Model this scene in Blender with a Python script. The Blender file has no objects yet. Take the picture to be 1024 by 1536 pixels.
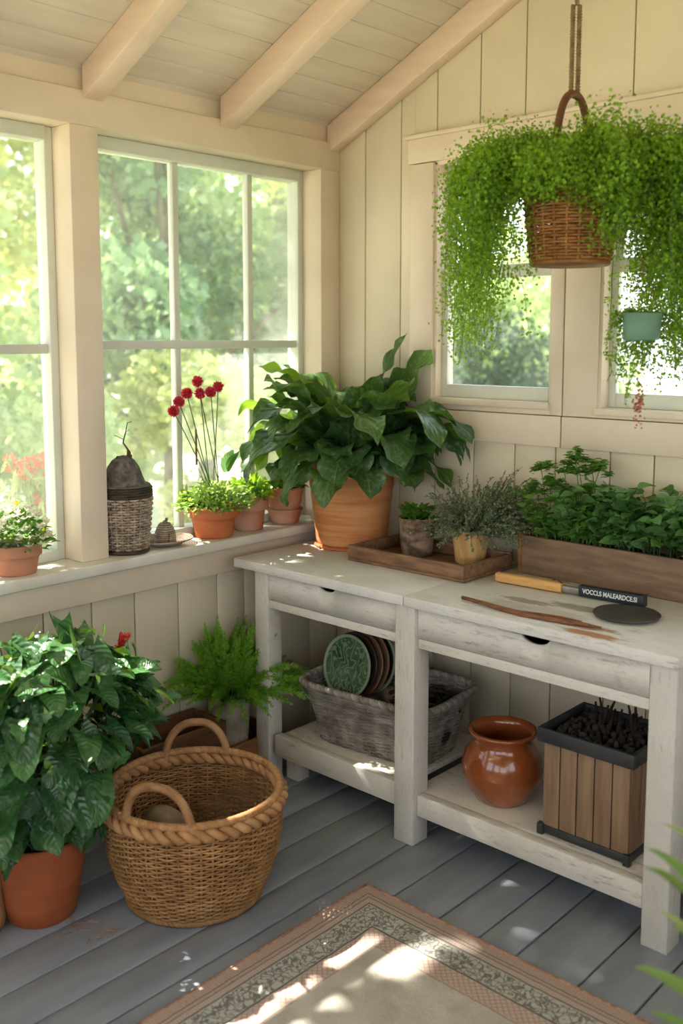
import bpy, math, random
import numpy as np
from mathutils import Vector, Matrix
rs = np.random.RandomState(7); random.seed(7)
PI = math.pi
scene = bpy.context.scene
COL = scene.collection

# ------------------------------------------------------------------ camera, world, sun, exposure
YAW, PITCH, FPX, PY = math.radians(42.614), math.radians(6.55), 1478.8, 677.5
cd = bpy.data.cameras.new('camera'); cam = bpy.data.objects.new('camera', cd); COL.objects.link(cam)
cam.location = (0, 0, 1.66); cam.rotation_euler = (PI/2-PITCH, 0, YAW)
cd.sensor_fit = 'HORIZONTAL'; cd.sensor_width = 36; cd.lens = 36*FPX/1024
cd.shift_y = -(768-PY)/1024; cd.clip_start = .05; cd.clip_end = 200
cd.dof.use_dof = True; cd.dof.focus_distance = 3.3; cd.dof.aperture_fstop = 2.8
scene.camera = cam
CAMP = np.array([0, 0, 1.66])
_fw = np.array([-math.sin(YAW)*math.cos(PITCH), math.cos(YAW)*math.cos(PITCH), -math.sin(PITCH)])
_r = np.array([math.cos(YAW), math.sin(YAW), 0]); _u = np.cross(_r, _fw)
def on(x, y, ax, val):                       # where the sight line of a photo point meets a plane of the room
    d = _fw+(x-512)/FPX*_r-(y-PY)/FPX*_u
    return CAMP+(val-CAMP[ax])/d[ax]*d

w = bpy.data.worlds.new('world'); scene.world = w; w.use_nodes = True
nt = w.node_tree; bg = nt.nodes['Background']
tc = nt.nodes.new('ShaderNodeTexCoord'); sep = nt.nodes.new('ShaderNodeSeparateXYZ'); rp = nt.nodes.new('ShaderNodeValToRGB')
nt.links.new(tc.outputs['Generated'], sep.inputs[0]); nt.links.new(sep.outputs['Z'], rp.inputs[0]); nt.links.new(rp.outputs[0], bg.inputs['Color'])
rp.color_ramp.elements[0].position = 0.0; rp.color_ramp.elements[0].color = (.93, .97, 1, 1)
rp.color_ramp.elements[1].position = .7; rp.color_ramp.elements[1].color = (.72, .84, 1, 1)
bg.inputs['Strength'].default_value = 2.0
SUN = np.array([.70, .22, -.82]); SUN /= np.linalg.norm(SUN)
sd = bpy.data.lights.new('sun', 'SUN'); so = bpy.data.objects.new('sun', sd); COL.objects.link(so)
sd.energy = 15; sd.angle = math.radians(.5); sd.color = (1, .93, .80)
so.rotation_euler = Vector(SUN).to_track_quat('-Z', 'Y').to_euler(); so.location = (-6, -2, 8)
scene.view_settings.view_transform = 'Standard'; scene.view_settings.look = 'None'
scene.view_settings.exposure = 0.86; scene.view_settings.gamma = 1
scene.cycles.max_bounces = 10; scene.cycles.diffuse_bounces = 6; scene.cycles.transparent_max_bounces = 24
scene.cycles.glossy_bounces = 3; scene.cycles.transmission_bounces = 6
scene.cycles.use_denoising = True; scene.cycles.caustics_reflective = False; scene.cycles.caustics_refractive = False
scene.cycles.sample_clamp_indirect = 6

# ------------------------------------------------------------------ materials
def lin(c):
    return tuple(((v/255)/12.92 if v/255 <= .04045 else ((v/255+.055)/1.055)**2.4) for v in c)+(1,)
def newmat(name):
    m = bpy.data.materials.new(name); m.use_nodes = True
    return m, m.node_tree, m.node_tree.nodes['Principled BSDF']
def N(t, typ, **k):
    n = t.nodes.new(typ)
    for a, b in k.items(): setattr(n, a, b)
    return n
def noise(t, vec, scale, detail=4, rough=.55, dist=0):
    n = N(t, 'ShaderNodeTexNoise'); n.inputs['Scale'].default_value = scale; n.inputs['Detail'].default_value = detail
    n.inputs['Roughness'].default_value = rough; n.inputs['Distortion'].default_value = dist
    t.links.new(vec, n.inputs['Vector']); return n.outputs['Fac']
def coords(t, stretch=(1, 1, 1), out='Object'):
    c = N(t, 'ShaderNodeTexCoord'); m = N(t, 'ShaderNodeMapping'); m.inputs['Scale'].default_value = stretch
    t.links.new(c.outputs[out], m.inputs[0]); return m.outputs[0]
def ramp(t, fac, stops, interp='LINEAR'):
    r = N(t, 'ShaderNodeValToRGB'); r.color_ramp.interpolation = interp
    el = r.color_ramp.elements
    while len(el) < len(stops): el.new(.5)
    for e, (p, c) in zip(el, stops): e.position = p; e.color = c
    t.links.new(fac, r.inputs[0]); return r.outputs[0]
def mix(t, f, a, b, mode='MIX'):
    m = N(t, 'ShaderNodeMix', data_type='RGBA', blend_type=mode)
    for v, i in ((f, 0), (a, 6), (b, 7)):
        if hasattr(v, 'is_linked') or hasattr(v, 'links'): t.links.new(v, m.inputs[i])
        else: m.inputs[i].default_value = v
    return m.outputs[2]
def math_(t, op, a, b=0.0, c=None):
    m = N(t, 'ShaderNodeMath', operation=op)
    for v, i in ((a, 0), (b, 1), (c, 2)):
        if v is None: continue
        if hasattr(v, 'links'): t.links.new(v, m.inputs[i])
        else: m.inputs[i].default_value = v
    return m.outputs[0]
def bump(t, b, h, strength, dist=.01):
    n = N(t, 'ShaderNodeBump'); n.inputs['Strength'].default_value = strength; n.inputs['Distance'].default_value = dist
    t.links.new(h, n.inputs['Height']); t.links.new(n.outputs[0], b.inputs['Normal'])
W1, B1 = (1, 1, 1, 1), (0, 0, 0, 1)
def pmat(name, c1, c2=None, sc=6, st=(1, 1, 1), rough=.6, bs=.2, bsc=60, lo=.35, hi=.65, spec=.4, rnd=0, bst=None, metal=0, coat=0):
    m, t, b = newmat(name); v = coords(t, st)
    c2 = c2 or tuple(max(0, x-14) for x in c1)
    f = noise(t, v, sc, 6)
    col = ramp(t, f, [(lo, lin(c1)), (hi, lin(c2))])
    if rnd:
        a = N(t, 'ShaderNodeAttribute', attribute_name='rnd')
        k = ramp(t, a.outputs['Fac'], [(0, (1-rnd,)*3+(1,)), (1, (1, 1, 1, 1))])
        col = mix(t, 1.0, col, k, 'MULTIPLY')
    t.links.new(col, b.inputs['Base Color'])
    b.inputs['Roughness'].default_value = rough; b.inputs['Specular IOR Level'].default_value = spec; b.inputs['Metallic'].default_value = metal
    b.inputs['Coat Weight'].default_value = coat
    if bs: bump(t, b, noise(t, coords(t, bst or st), bsc, 4), bs, .004)
    return m
def whitewash(name, st=(1, 1, 1), base=(222, 216, 204), dark=(150, 138, 122), amt=.5, stains=False):
    m, t, b = newmat(name)
    v = coords(t, st); v0 = coords(t)
    g = noise(t, v, 9, 8, .7); g2 = noise(t, v0, 5, 5, .6); g3 = noise(t, v, 34, 4, .7)
    col = ramp(t, g2, [(.3, lin(base)), (.7, lin(tuple(x-16 for x in base)))])
    s = ramp(t, g, [(.54, B1), (.68, W1)]); s2 = ramp(t, g3, [(.57, B1), (.70, W1)])
    k = ramp(t, noise(t, v0, 3.2, 4, .6), [(.42, B1), (.62, W1)])
    col = mix(t, math_(t, 'MULTIPLY', math_(t, 'MULTIPLY', s, k), amt*1.2), col, lin(dark))
    col = mix(t, math_(t, 'MULTIPLY', s2, amt*.55), col, lin(tuple(x-10 for x in dark)))
    if stains:                                # worn patches of bare brown timber with shapes of their own
        sx = N(t, 'ShaderNodeSeparateXYZ'); t.links.new(v0, sx.inputs[0])
        for (cx, cy, rx, ry, cc, am) in stains:
            cx, cy = cx+1.9, cy-2.43
            dx = math_(t, 'DIVIDE', math_(t, 'SUBTRACT', sx.outputs[0], cx), rx); dy = math_(t, 'DIVIDE', math_(t, 'SUBTRACT', sx.outputs[1], cy), ry)
            d = math_(t, 'ADD', math_(t, 'MULTIPLY', dx, dx), math_(t, 'MULTIPLY', dy, dy))
            d = math_(t, 'ADD', d, math_(t, 'MULTIPLY', math_(t, 'SUBTRACT', noise(t, coords(t, (4, 22, 4)), 5, 6, .7), .5), 3.2))
            f = ramp(t, d, [(.5, W1), (1.5, B1)])
            col = mix(t, math_(t, 'MULTIPLY', f, am), col, lin(cc))
    t.links.new(col, b.inputs['Base Color']); b.inputs['Roughness'].default_value = .55; b.inputs['Specular IOR Level'].default_value = .35
    bump(t, b, noise(t, v, 22, 8, .7), .25, .004)
    return m
def leafmat(name, c1, c2, tr=.35, rough=.42, vein=0, spec=.4, blot=0, tcol=None, vc=(150, 175, 110)):
    m, t, b = newmat(name)
    a = N(t, 'ShaderNodeAttribute', attribute_name='rnd')
    col = ramp(t, a.outputs['Fac'], [(0, lin(c1)), (1, lin(c2))])
    uv = N(t, 'ShaderNodeTexCoord'); sx = N(t, 'ShaderNodeSeparateXYZ'); t.links.new(uv.outputs['UV'], sx.inputs[0])
    if blot:
        f = ramp(t, noise(t, coords(t), 60, 4, .6), [(.52, B1), (.66, W1)])
        col = mix(t, math_(t, 'MULTIPLY', f, blot), col, lin((205, 215, 190)))
    if vein:
        au = math_(t, 'ABSOLUTE', math_(t, 'SUBTRACT', sx.outputs[0], .5))
        mid = ramp(t, au, [(.012, W1), (.04, B1)])
        sv = math_(t, 'SINE', math_(t, 'MULTIPLY', math_(t, 'SUBTRACT', sx.outputs[1], math_(t, 'MULTIPLY', au, .7)), 44))
        side = ramp(t, sv, [(.93, B1), (.99, W1)])
        f = math_(t, 'MAXIMUM', mid, math_(t, 'MULTIPLY', side, .55))
        col = mix(t, math_(t, 'MULTIPLY', f, vein), col, lin(vc))
        bump(t, b, math_(t, 'ADD', sv, math_(t, 'MULTIPLY', noise(t, coords(t), 70, 3), 1.5)), .25, .004)
    t.links.new(col, b.inputs['Base Color']); b.inputs['Roughness'].default_value = rough; b.inputs['Specular IOR Level'].default_value = spec
    tl = N(t, 'ShaderNodeBsdfTranslucent'); ms = N(t, 'ShaderNodeMixShader'); ms.inputs[0].default_value = tr
    tc_ = mix(t, .55, col, lin(tcol or (150, 190, 40)))
    t.links.new(tc_, tl.inputs[0]); t.links.new(b.outputs[0], ms.inputs[1]); t.links.new(tl.outputs[0], ms.inputs[2])
    t.links.new(ms.outputs[0], t.nodes['Material Output'].inputs[0])
    return m
def glassmat(name, milk=.05):
    m, t, b = newmat(name); t.nodes.remove(b)
    tr = N(t, 'ShaderNodeBsdfTransparent'); gl = N(t, 'ShaderNodeBsdfGlossy'); gl.inputs['Roughness'].default_value = .03
    tl = N(t, 'ShaderNodeBsdfTranslucent'); tl.inputs[0].default_value = (.9, .97, .95, 1)
    lw = N(t, 'ShaderNodeLayerWeight'); lw.inputs['Blend'].default_value = .5
    fr_ = math_(t, 'MULTIPLY_ADD', math_(t, 'POWER', lw.outputs['Facing'], 4.0), .6, .03)
    a = N(t, 'ShaderNodeMixShader'); c = N(t, 'ShaderNodeMixShader')
    sm = ramp(t, noise(t, coords(t), 1.7, 4, .6, .6), [(.35, (milk*.4,)*3+(1,)), (.7, (milk*1.6,)*3+(1,))])
    t.links.new(sm, a.inputs[0]); t.links.new(tr.outputs[0], a.inputs[1]); t.links.new(tl.outputs[0], a.inputs[2])
    t.links.new(fr_, c.inputs[0]); t.links.new(a.outputs[0], c.inputs[1]); t.links.new(gl.outputs[0], c.inputs[2])
    t.links.new(c.outputs[0], t.nodes['Material Output'].inputs[0])
    return m

MT = {}
MT['wall'] = pmat('cream_wall_paint', (222, 210, 186), (212, 200, 176), 3, rough=.5, bs=.08, bsc=30)
MT['wall_low'] = pmat('cream_wall_paint_lower', (216, 206, 184), (207, 197, 175), 3, rough=.5, bs=.08, bsc=30)
MT['trim'] = pmat('cream_trim_paint', (230, 214, 194), (220, 204, 182), 4, rough=.45, bs=.08, bsc=25)
MT['ceil'] = pmat('ceiling_paint', (230, 218, 206), (218, 206, 194), 3, (6, 1, 6), rough=.55, bs=.1, bsc=30)
MT['beam'] = pmat('beam_paint', (234, 210, 190), (225, 200, 180), 5, (1, 6, 6), rough=.5, bs=.12, bsc=25)
MT['sash'] = pmat('sash_paint', (216, 218, 206), (204, 208, 196), 4, rough=.4, bs=.05)
MT['sill'] = pmat('sill_paint', (228, 224, 214), (212, 206, 196), 6, rough=.45, bs=.08)
MT['gap'] = pmat('dark_joint', (70, 60, 46), (60, 50, 38), 5, rough=.9, bs=0)
MT['glass'] = glassmat('window_glass', .06); MT['glass_b'] = glassmat('gable_window_glass', .015)
MT['floor'] = pmat('grey_floor_paint', (156, 162, 173), (134, 141, 154), 3, (4, .8, 1), rough=.5, bs=.15, bsc=14, rnd=.14, spec=.4)
STN = [(-1.43, 2.50, .20, .035, (150, 96, 56), .9), (-1.30, 2.44, .09, .03, (168, 110, 62), .9), (-1.62, 2.62, .10, .03, (128, 112, 98), .75), (-1.45, 2.66, .12, .035, (140, 120, 102), .75), (-1.55, 2.55, .2, .06, (178, 160, 138), .5)]
MT['bench_top'] = whitewash('weathered_white_top', (1.2, 9, 9), (224, 221, 217), (136, 128, 118), .75, stains=STN)
MT['bench'] = whitewash('weathered_white_bench', (1.4, 9, 9), (222, 217, 209), (138, 126, 112), .75)
MT['bench_v'] = whitewash('weathered_white_leg', (9, 9, 1.2), (214, 209, 202), (130, 118, 106), .75)
MT['terra'] = pmat('terracotta', (196, 118, 76), (178, 98, 60), 7, (1, 1, 2), rough=.75, bs=.15, bsc=50, spec=.2)
MT['terra_band'] = pmat('wheel_thrown_terracotta', (208, 148, 98), (188, 120, 72), 5, (.6, .6, 9), rough=.7, bs=.25, bsc=16, bst=(.4, .4, 5), spec=.25, lo=.4, hi=.6)
MT['terra_old'] = pmat('weathered_terracotta', (176, 112, 84), (196, 160, 140), 6, rough=.85, bs=.25, bsc=50, spec=.15, lo=.4, hi=.7)
MT['terra_pale'] = pmat('pale_terracotta', (196, 140, 112), (182, 124, 98), 6, rough=.8, bs=.15, spec=.2)
MT['terra_floor'] = pmat('orange_terracotta', (164, 92, 58), (146, 78, 46), 4, (1, 1, 3), rough=.7, bs=.15, spec=.25)
MT['barkpot'] = pmat('mottled_bark_pot', (150, 128, 108), (92, 74, 58), 22, (1, 1, 1.5), rough=.85, bs=.8, bsc=40, lo=.4, hi=.6)
MT['ribpot'] = pmat('pale_ribbed_timber', (216, 178, 118), (190, 148, 92), 12, (4, 4, .6), rough=.6, bs=.2)
MT['concrete'] = pmat('rough_stone_pot', (158, 148, 134), (126, 114, 100), 14, rough=.9, bs=.7, bsc=30)
MT['soil'] = pmat('dark_soil', (44, 34, 26), (22, 17, 13), 40, rough=.95, bs=1, bsc=50)
MT['bark'] = pmat('dark_bark_chips', (62, 50, 40), (30, 24, 20), 30, rough=.9, bs=.8, bsc=60, rnd=.5)
MT['wood_tray'] = pmat('brown_tray_timber', (142, 106, 78), (104, 74, 54), 7, (1.5, 8, 8), rough=.65, bs=.4, bsc=20)
MT['wood_box'] = pmat('grey_brown_box_timber', (140, 114, 92), (108, 86, 68), 5, (1.6, 6, 10), rough=.7, bs=.4, bsc=14, lo=.3, hi=.7)
MT['wood_crate'] = pmat('warm_crate_timber', (150, 104, 62), (108, 70, 40), 6, (6, 1.2, 8), rough=.6, bs=.35, bsc=16)
MT['wood_dark'] = pmat('dark_crate_timber', (112, 76, 48), (82, 54, 34), 6, (6, 1.2, 8), rough=.65, bs=.35, bsc=16)
MT['slat'] = pmat('taupe_slat_timber', (150, 122, 96), (124, 98, 76), 5, (9, 9, .9), rough=.6, bs=.3, bsc=16)
MT['black'] = pmat('charcoal_metal', (52, 54, 58), (42, 44, 48), 8, rough=.5, bs=.05, spec=.5)
MT['plate_black'] = pmat('matte_black_plate', (54, 52, 50), (74, 70, 66), 10, rough=.6, bs=.1)
MT['wick'] = pmat('honey_wicker', (186, 142, 92), (150, 106, 64), 22, rough=.55, bs=.4, bsc=90, rnd=.35)
MT['wick_rim'] = pmat('honey_wicker_rim', (192, 148, 102), (160, 112, 70), 16, rough=.55, bs=.5, bsc=70, rnd=.25)
MT['wick_grey'] = pmat('grey_washed_wicker', (172, 166, 158), (120, 110, 102), 20, rough=.75, bs=.5, bsc=90, rnd=.35)
MT['wick_brown'] = pmat('grey_brown_wicker', (204, 186, 166), (150, 130, 112), 26, rough=.7, bs=.4, bsc=90, rnd=.35)
MT['wick_hang'] = pmat('orange_brown_wicker', (186, 130, 76), (148, 96, 52), 22, rough=.6, bs=.4, bsc=90, rnd=.35)
MT['wick_dk'] = pmat('dark_brown_wicker', (84, 68, 56), (58, 46, 38), 22, rough=.75, bs=.4, bsc=90)
MT['cane'] = pmat('brown_cane_handle', (120, 78, 46), (92, 58, 34), 16, rough=.55, bs=.4, bsc=60)
MT['rope'] = pmat('jute_rope', (150, 122, 88), (110, 84, 56), 40, rough=.85, bs=.6, bsc=120)
MT['cone'] = pmat('grey_stone_lid', (120, 112, 106), (76, 66, 60), 45, rough=.9, bs=.9, bsc=80)
MT['twig'] = pmat('brown_twig', (104, 78, 56), (70, 50, 36), 20, rough=.85, bs=.5)
MT['twig_pale'] = pmat('pale_dry_twig', (186, 150, 124), (150, 116, 92), 20, rough=.8, bs=.3)
MT['stick'] = pmat('split_brown_branch', (142, 94, 60), (98, 66, 46), 9, (2, 12, 12), rough=.7, bs=.5)
MT['stone'] = pmat('grey_brown_stone', (150, 130, 110), (98, 78, 60), 5, rough=.8, bs=.5, bsc=12)
MT['handle'] = pmat('pale_ash_handle', (220, 172, 108), (200, 150, 88), 6, (1.5, 10, 10), rough=.45, bs=.1)
MT['sleeve'] = pmat('navy_sleeve', (34, 44, 56), (28, 36, 46), 8, rough=.5, bs=.05)
MT['ink'] = pmat('white_lettering', (222, 224, 222), rough=.5, bs=0)
MT['steel'] = pmat('dull_steel', (160, 156, 150), (130, 126, 120), 20, rough=.4, bs=.1, metal=.7)
MT['stem'] = leafmat('green_stem', (96, 122, 60), (120, 140, 70), .1)
MT['stem_dk'] = leafmat('dark_green_stem', (52, 80, 40), (70, 100, 50), .1)
MT['kale'] = leafmat('dark_green_crinkled_leaf', (38, 74, 40), (74, 112, 46), .24, .36, .35, .5, blot=.22, vc=(130, 160, 110))
MT['kale_lt'] = leafmat('yellow_green_crinkled_leaf', (112, 150, 40), (150, 180, 50), .4, .4, .4)
MT['heart'] = leafmat('glossy_heart_leaf', (36, 80, 48), (72, 122, 66), .2, .25, .10, .6, blot=.12, vc=(120, 160, 110))
MT['heart_lt'] = leafmat('young_lime_leaf', (140, 178, 50), (176, 204, 60), .4, .4, .2)
MT['fern'] = leafmat('bright_fern_green', (92, 150, 44), (136, 190, 60), .32, .5)
MT['herb'] = leafmat('fresh_herb_green', (72, 128, 50), (124, 172, 72), .35, .4, .25, .4)
MT['mint'] = leafmat('mint_green_leaf', (74, 126, 70), (120, 170, 98), .32, .42, .3, .4)
MT['thyme'] = leafmat('grey_green_thyme', (92, 106, 74), (150, 158, 128), .2, .7)
MT['pale_herb'] = leafmat('silvery_herb', (140, 174, 96), (206, 224, 130), .35, .5)
MT['lime'] = leafmat('lime_leaf', (150, 190, 50), (196, 220, 70), .45, .45)
MT['maiden'] = leafmat('lacy_green_leaf', (82, 132, 30), (150, 190, 56), .45, .5, tcol=(180, 214, 50))
MT['strap'] = leafmat('long_strap_leaf', (120, 158, 84), (176, 196, 120), .3, .4, 0)
MT['pink'] = leafmat('dusty_pink_leaf', (170, 96, 80), (200, 130, 104), .3, .5, tcol=(210, 130, 100))
MT['red'] = leafmat('crimson_petal', (190, 40, 62), (228, 84, 98), .25, .5, tcol=(230, 60, 70))
MT['coral'] = leafmat('coral_petal', (210, 60, 50), (236, 110, 90), .25, .5, tcol=(240, 90, 70))
MT['orange'] = leafmat('orange_petal', (236, 100, 60), (250, 150, 110), .35, .5, tcol=(250, 120, 70))
MT['yellow'] = leafmat('yellow_petal', (240, 214, 40), (250, 234, 90), .35, .5, tcol=(250, 230, 60))
MT['white'] = leafmat('white_petal', (244, 242, 228), (255, 252, 244), .35, .5, tcol=(255, 250, 230))
MT['tree'] = leafmat('tree_leaf', (132, 160, 104), (206, 220, 162), .42, .6, tcol=(206, 220, 140))
MT['tree_dk'] = leafmat('tree_leaf_deep', (94, 130, 88), (152, 178, 132), .38, .6, tcol=(160, 190, 120))
MT['tree_y'] = leafmat('tree_leaf_yellow', (160, 174, 100), (216, 218, 156), .4, .6, tcol=(226, 228, 140))
MT['shrub'] = leafmat('shrub_leaf', (34, 56, 36), (70, 96, 60), .25, .6, tcol=(100, 130, 70))
MT['shrub_g'] = leafmat('silver_shrub_leaf', (120, 128, 116), (170, 176, 160), .3, .6, tcol=(190, 200, 180))
MT['trunk'] = pmat('tree_bark', (120, 104, 84), (92, 78, 62), 8, rough=.9, bs=.5)
MT['grass'] = pmat('lawn', (186, 186, 150), (206, 200, 170), 2, rough=.9, bs=.5)
MT['white_paint'] = pmat('white_garden_paint', (240, 238, 232), (228, 226, 218), 4, rough=.5, bs=.05)
MT['cotton'] = pmat('taupe_cloth', (132, 116, 102), (96, 82, 70), 14, rough=.9, bs=.5)
MT['greywood'] = pmat('blue_grey_crate', (112, 122, 132), (92, 102, 112), 5, (6, 1, 6), rough=.7, bs=.3)

def glaze():
    m, t, b = newmat('brown_salt_glaze')
    v = coords(t)
    c = ramp(t, noise(t, v, 7, 6, .65), [(.3, lin((122, 62, 30))), (.55, lin((146, 78, 40))), (.75, lin((176, 108, 64)))])
    t.links.new(c, b.inputs['Base Color']); b.inputs['Roughness'].default_value = .16; b.inputs['Coat Weight'].default_value = .6
    b.inputs['Coat Roughness'].default_value = .08
    bump(t, b, noise(t, v, 14, 3), .12, .01); return m
MT['glaze'] = glaze()
def platemat():
    m, t, b = newmat('green_patterned_glaze')
    v = coords(t)
    n = N(t, 'ShaderNodeTexWave'); n.inputs['Scale'].default_value = 11; n.inputs['Distortion'].default_value = 22; n.inputs['Detail Scale'].default_value = 1.6; t.links.new(v, n.inputs['Vector'])
    f = ramp(t, n.outputs['Fac'], [(.6, B1), (.85, W1)])
    c = ramp(t, noise(t, v, 12, 4), [(.35, lin((36, 72, 58))), (.6, lin((84, 112, 84))), (.75, lin((140, 150, 110)))])
    c = mix(t, math_(t, 'MULTIPLY', f, .38), c, lin((168, 172, 134)))
    t.links.new(c, b.inputs['Base Color']); b.inputs['Roughness'].default_value = .25; return m
MT['plate_green'] = platemat()
MT['plate_rim'] = pmat('pale_green_rim', (150, 168, 140), (120, 140, 116), 10, rough=.3, bs=0)
MT['plate_dark'] = pmat('dark_brown_glaze', (62, 46, 38), (44, 34, 28), 10, rough=.3, bs=0)
MT['plate_brown'] = pmat('brown_glaze', (138, 108, 82), (110, 82, 60), 10, rough=.35, bs=0)
def tealmat():
    m, t, b = newmat('frosted_teal_pot')
    b.inputs['Base Color'].default_value = lin((150, 190, 172)); b.inputs['Roughness'].default_value = .35
    tl = N(t, 'ShaderNodeBsdfTranslucent'); tl.inputs[0].default_value = lin((170, 210, 190)); ms = N(t, 'ShaderNodeMixShader'); ms.inputs[0].default_value = .5
    tp = N(t, 'ShaderNodeBsdfTransparent'); m2 = N(t, 'ShaderNodeMixShader'); m2.inputs[0].default_value = .2
    t.links.new(b.outputs[0], ms.inputs[1]); t.links.new(tl.outputs[0], ms.inputs[2])
    t.links.new(ms.outputs[0], m2.inputs[1]); t.links.new(tp.outputs[0], m2.inputs[2]); t.links.new(m2.outputs[0], t.nodes['Material Output'].inputs[0]); return m
MT['teal'] = tealmat()

# ------------------------------------------------------------------ mesh helpers
class MB:
    def __init__(s): s.V = []; s.F = []; s.UV = []; s.R = []; s.n = 0
    def add(s, V, F, uv=None, rnd=0.0):
        V = np.asarray(V, float).reshape(-1, 3); F = np.asarray(F, int)
        s.V.append(V); s.F.append(F+s.n); s.n += len(V)
        s.UV.append(np.full((len(V), 2), .25) if uv is None else np.asarray(uv, float).reshape(-1, 2))
        s.R.append(np.full(len(V), rnd) if np.isscalar(rnd) else np.asarray(rnd, float).ravel())
        return s
    def box(s, x0, x1, y0, y1, z0, z1, rnd=0.0):
        V = [(x, y, z) for z in (z0, z1) for y in (y0, y1) for x in (x0, x1)]
        return s.add(V, [(0, 2, 3, 1), (4, 5, 7, 6), (0, 1, 5, 4), (1, 3, 7, 5), (3, 2, 6, 7), (2, 0, 4, 6)], rnd=rnd)
    def hexa(s, bot, top, rnd=0.0):          # four bottom points and four top points
        return s.add(list(bot)+list(top), [(3, 2, 1, 0), (4, 5, 6, 7), (0, 1, 5, 4), (1, 2, 6, 5), (2, 3, 7, 6), (3, 0, 4, 7)], rnd=rnd)
    def grid(s, P, uv=None, rnd=0.0, cu=False, cv=False):
        P = np.asarray(P, float); a, b = P.shape[:2]
        I = np.arange(a*b).reshape(a, b)
        if cu: I = np.vstack([I, I[:1]])
        if cv: I = np.hstack([I, I[:, :1]])
        F = np.stack([I[:-1, :-1], I[1:, :-1], I[1:, 1:], I[:-1, 1:]], -1).reshape(-1, 4)
        if uv is None:
            U, W = np.meshgrid(np.linspace(0, 1, b), np.linspace(0, 1, a)); uv = np.stack([U, W], -1)
        return s.add(P.reshape(-1, 3), F, uv, rnd)
    def tube(s, P, r, sides=6, closed=False, rnd=0.0, caps=True):
        P = np.asarray(P, float); n = len(P); r = np.full(n, r) if np.isscalar(r) else np.asarray(r, float)
        T = (np.roll(P, -1, 0)-np.roll(P, 1, 0)) if closed else np.gradient(P, axis=0)
        T /= np.linalg.norm(T, axis=1)[:, None]+1e-12
        m = np.abs(T).mean(0); ref = np.eye(3)[int(np.argmin(m))]
        A = np.cross(T, ref); A /= np.linalg.norm(A, axis=1)[:, None]+1e-12; B = np.cross(T, A)
        th = np.arange(sides)*2*PI/sides
        G = P[:, None]+r[:, None, None]*(A[:, None]*np.cos(th)[None, :, None]+B[:, None]*np.sin(th)[None, :, None])
        s.grid(G, rnd=rnd, cu=closed, cv=True)
        if not closed and caps:
            k = s.n-n*sides
            for ring in (0, n-1):
                idx = k+ring*sides+np.arange(sides)
                c = P[ring]; s.V.append(c[None]); s.UV.append(np.full((1, 2), .25)); s.R.append(np.array([rnd if np.isscalar(rnd) else 0.0])); s.n += 1
                s.F.append(np.array([(idx[i], idx[(i+1) % sides], s.n-1) for i in range(sides)]))
        return s
    def lathe(s, prof, c=(0, 0, 0), seg=40, rnd=0.0, wob=0):
        prof = np.asarray(prof, float); th = np.arange(seg)*2*PI/seg
        rr = prof[:, 0][:, None]*(1+wob*np.sin(3*th+1)[None])
        G = np.stack([c[0]+rr*np.cos(th), c[1]+rr*np.sin(th), c[2]+prof[:, 1][:, None]+0*rr], -1)
        return s.grid(G, rnd=rnd, cv=True)
    def blob(s, c, R, seg=20, rings=12, amp=.15, seed=0, freq=2.2, rnd=0.0, flat=None):
        th = np.arange(seg)*2*PI/seg; ph = np.linspace(.001, PI-.001, rings)
        D = np.stack([np.sin(ph)[:, None]*np.cos(th), np.sin(ph)[:, None]*np.sin(th), np.cos(ph)[:, None]+0*th], -1)
        q = np.random.RandomState(seed); k = q.randn(5, 3)*freq; p0 = q.rand(5)*6
        d = 1+amp*sum(np.sin(D@k[i]+p0[i]) for i in range(5))/2.2
        P = np.array(c)+D*np.array(R)*d[..., None]
        if flat is not None: P[..., 2] = np.maximum(P[..., 2], flat)
        return s.grid(P, rnd=rnd, cv=True)
    def leaves(s, tmpl, pos, D, Nn, size, rnd=None):
        TV, TF, TU = tmpl; pos = np.asarray(pos, float); n = len(pos)
        if n == 0: return s
        D = D/(np.linalg.norm(D, axis=1)[:, None]+1e-9)
        B = np.cross(D, Nn); B /= np.linalg.norm(B, axis=1)[:, None]+1e-9; Nn = np.cross(B, D)
        size = np.broadcast_to(np.asarray(size, float), (n,))
        V = pos[:, None]+size[:, None, None]*(TV[None, :, 0, None]*B[:, None]+TV[None, :, 1, None]*D[:, None]+TV[None, :, 2, None]*Nn[:, None])
        F = TF[None]+(np.arange(n)*len(TV))[:, None, None]
        rnd = rs.rand(n) if rnd is None else rnd
        return s.add(V.reshape(-1, 3), F.reshape(-1, TF.shape[1]), np.tile(TU, (n, 1)), np.repeat(rnd, len(TV)))
    def obj(s, name, mat, parent=None, smooth=True, bevel=0, uvs=True):
        V = np.concatenate(s.V); UV = np.concatenate(s.UV); R = np.concatenate(s.R)
        off = np.array(wloc(parent)); V = V-off
        me = bpy.data.meshes.new(name); me.vertices.add(len(V)); me.vertices.foreach_set('co', V.ravel())
        ks = [f.shape[1] for f in s.F]; li = np.concatenate([f.ravel() for f in s.F])
        tot = np.concatenate([np.full(len(f), k) for f, k in zip(s.F, ks)]); st = np.concatenate([[0], np.cumsum(tot)[:-1]])
        me.loops.add(len(li)); me.loops.foreach_set('vertex_index', li.astype(np.int32))
        me.polygons.add(len(tot)); me.polygons.foreach_set('loop_start', st.astype(np.int32)); me.polygons.foreach_set('loop_total', tot.astype(np.int32))
        me.update(calc_edges=True); me.validate()
        if len(me.loops) == len(li):
            ul = me.uv_layers.new(name='uv'); ul.data.foreach_set('uv', UV[li].ravel())
        at = me.attributes.new('rnd', 'FLOAT', 'POINT'); at.data.foreach_set('value', R)
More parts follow.
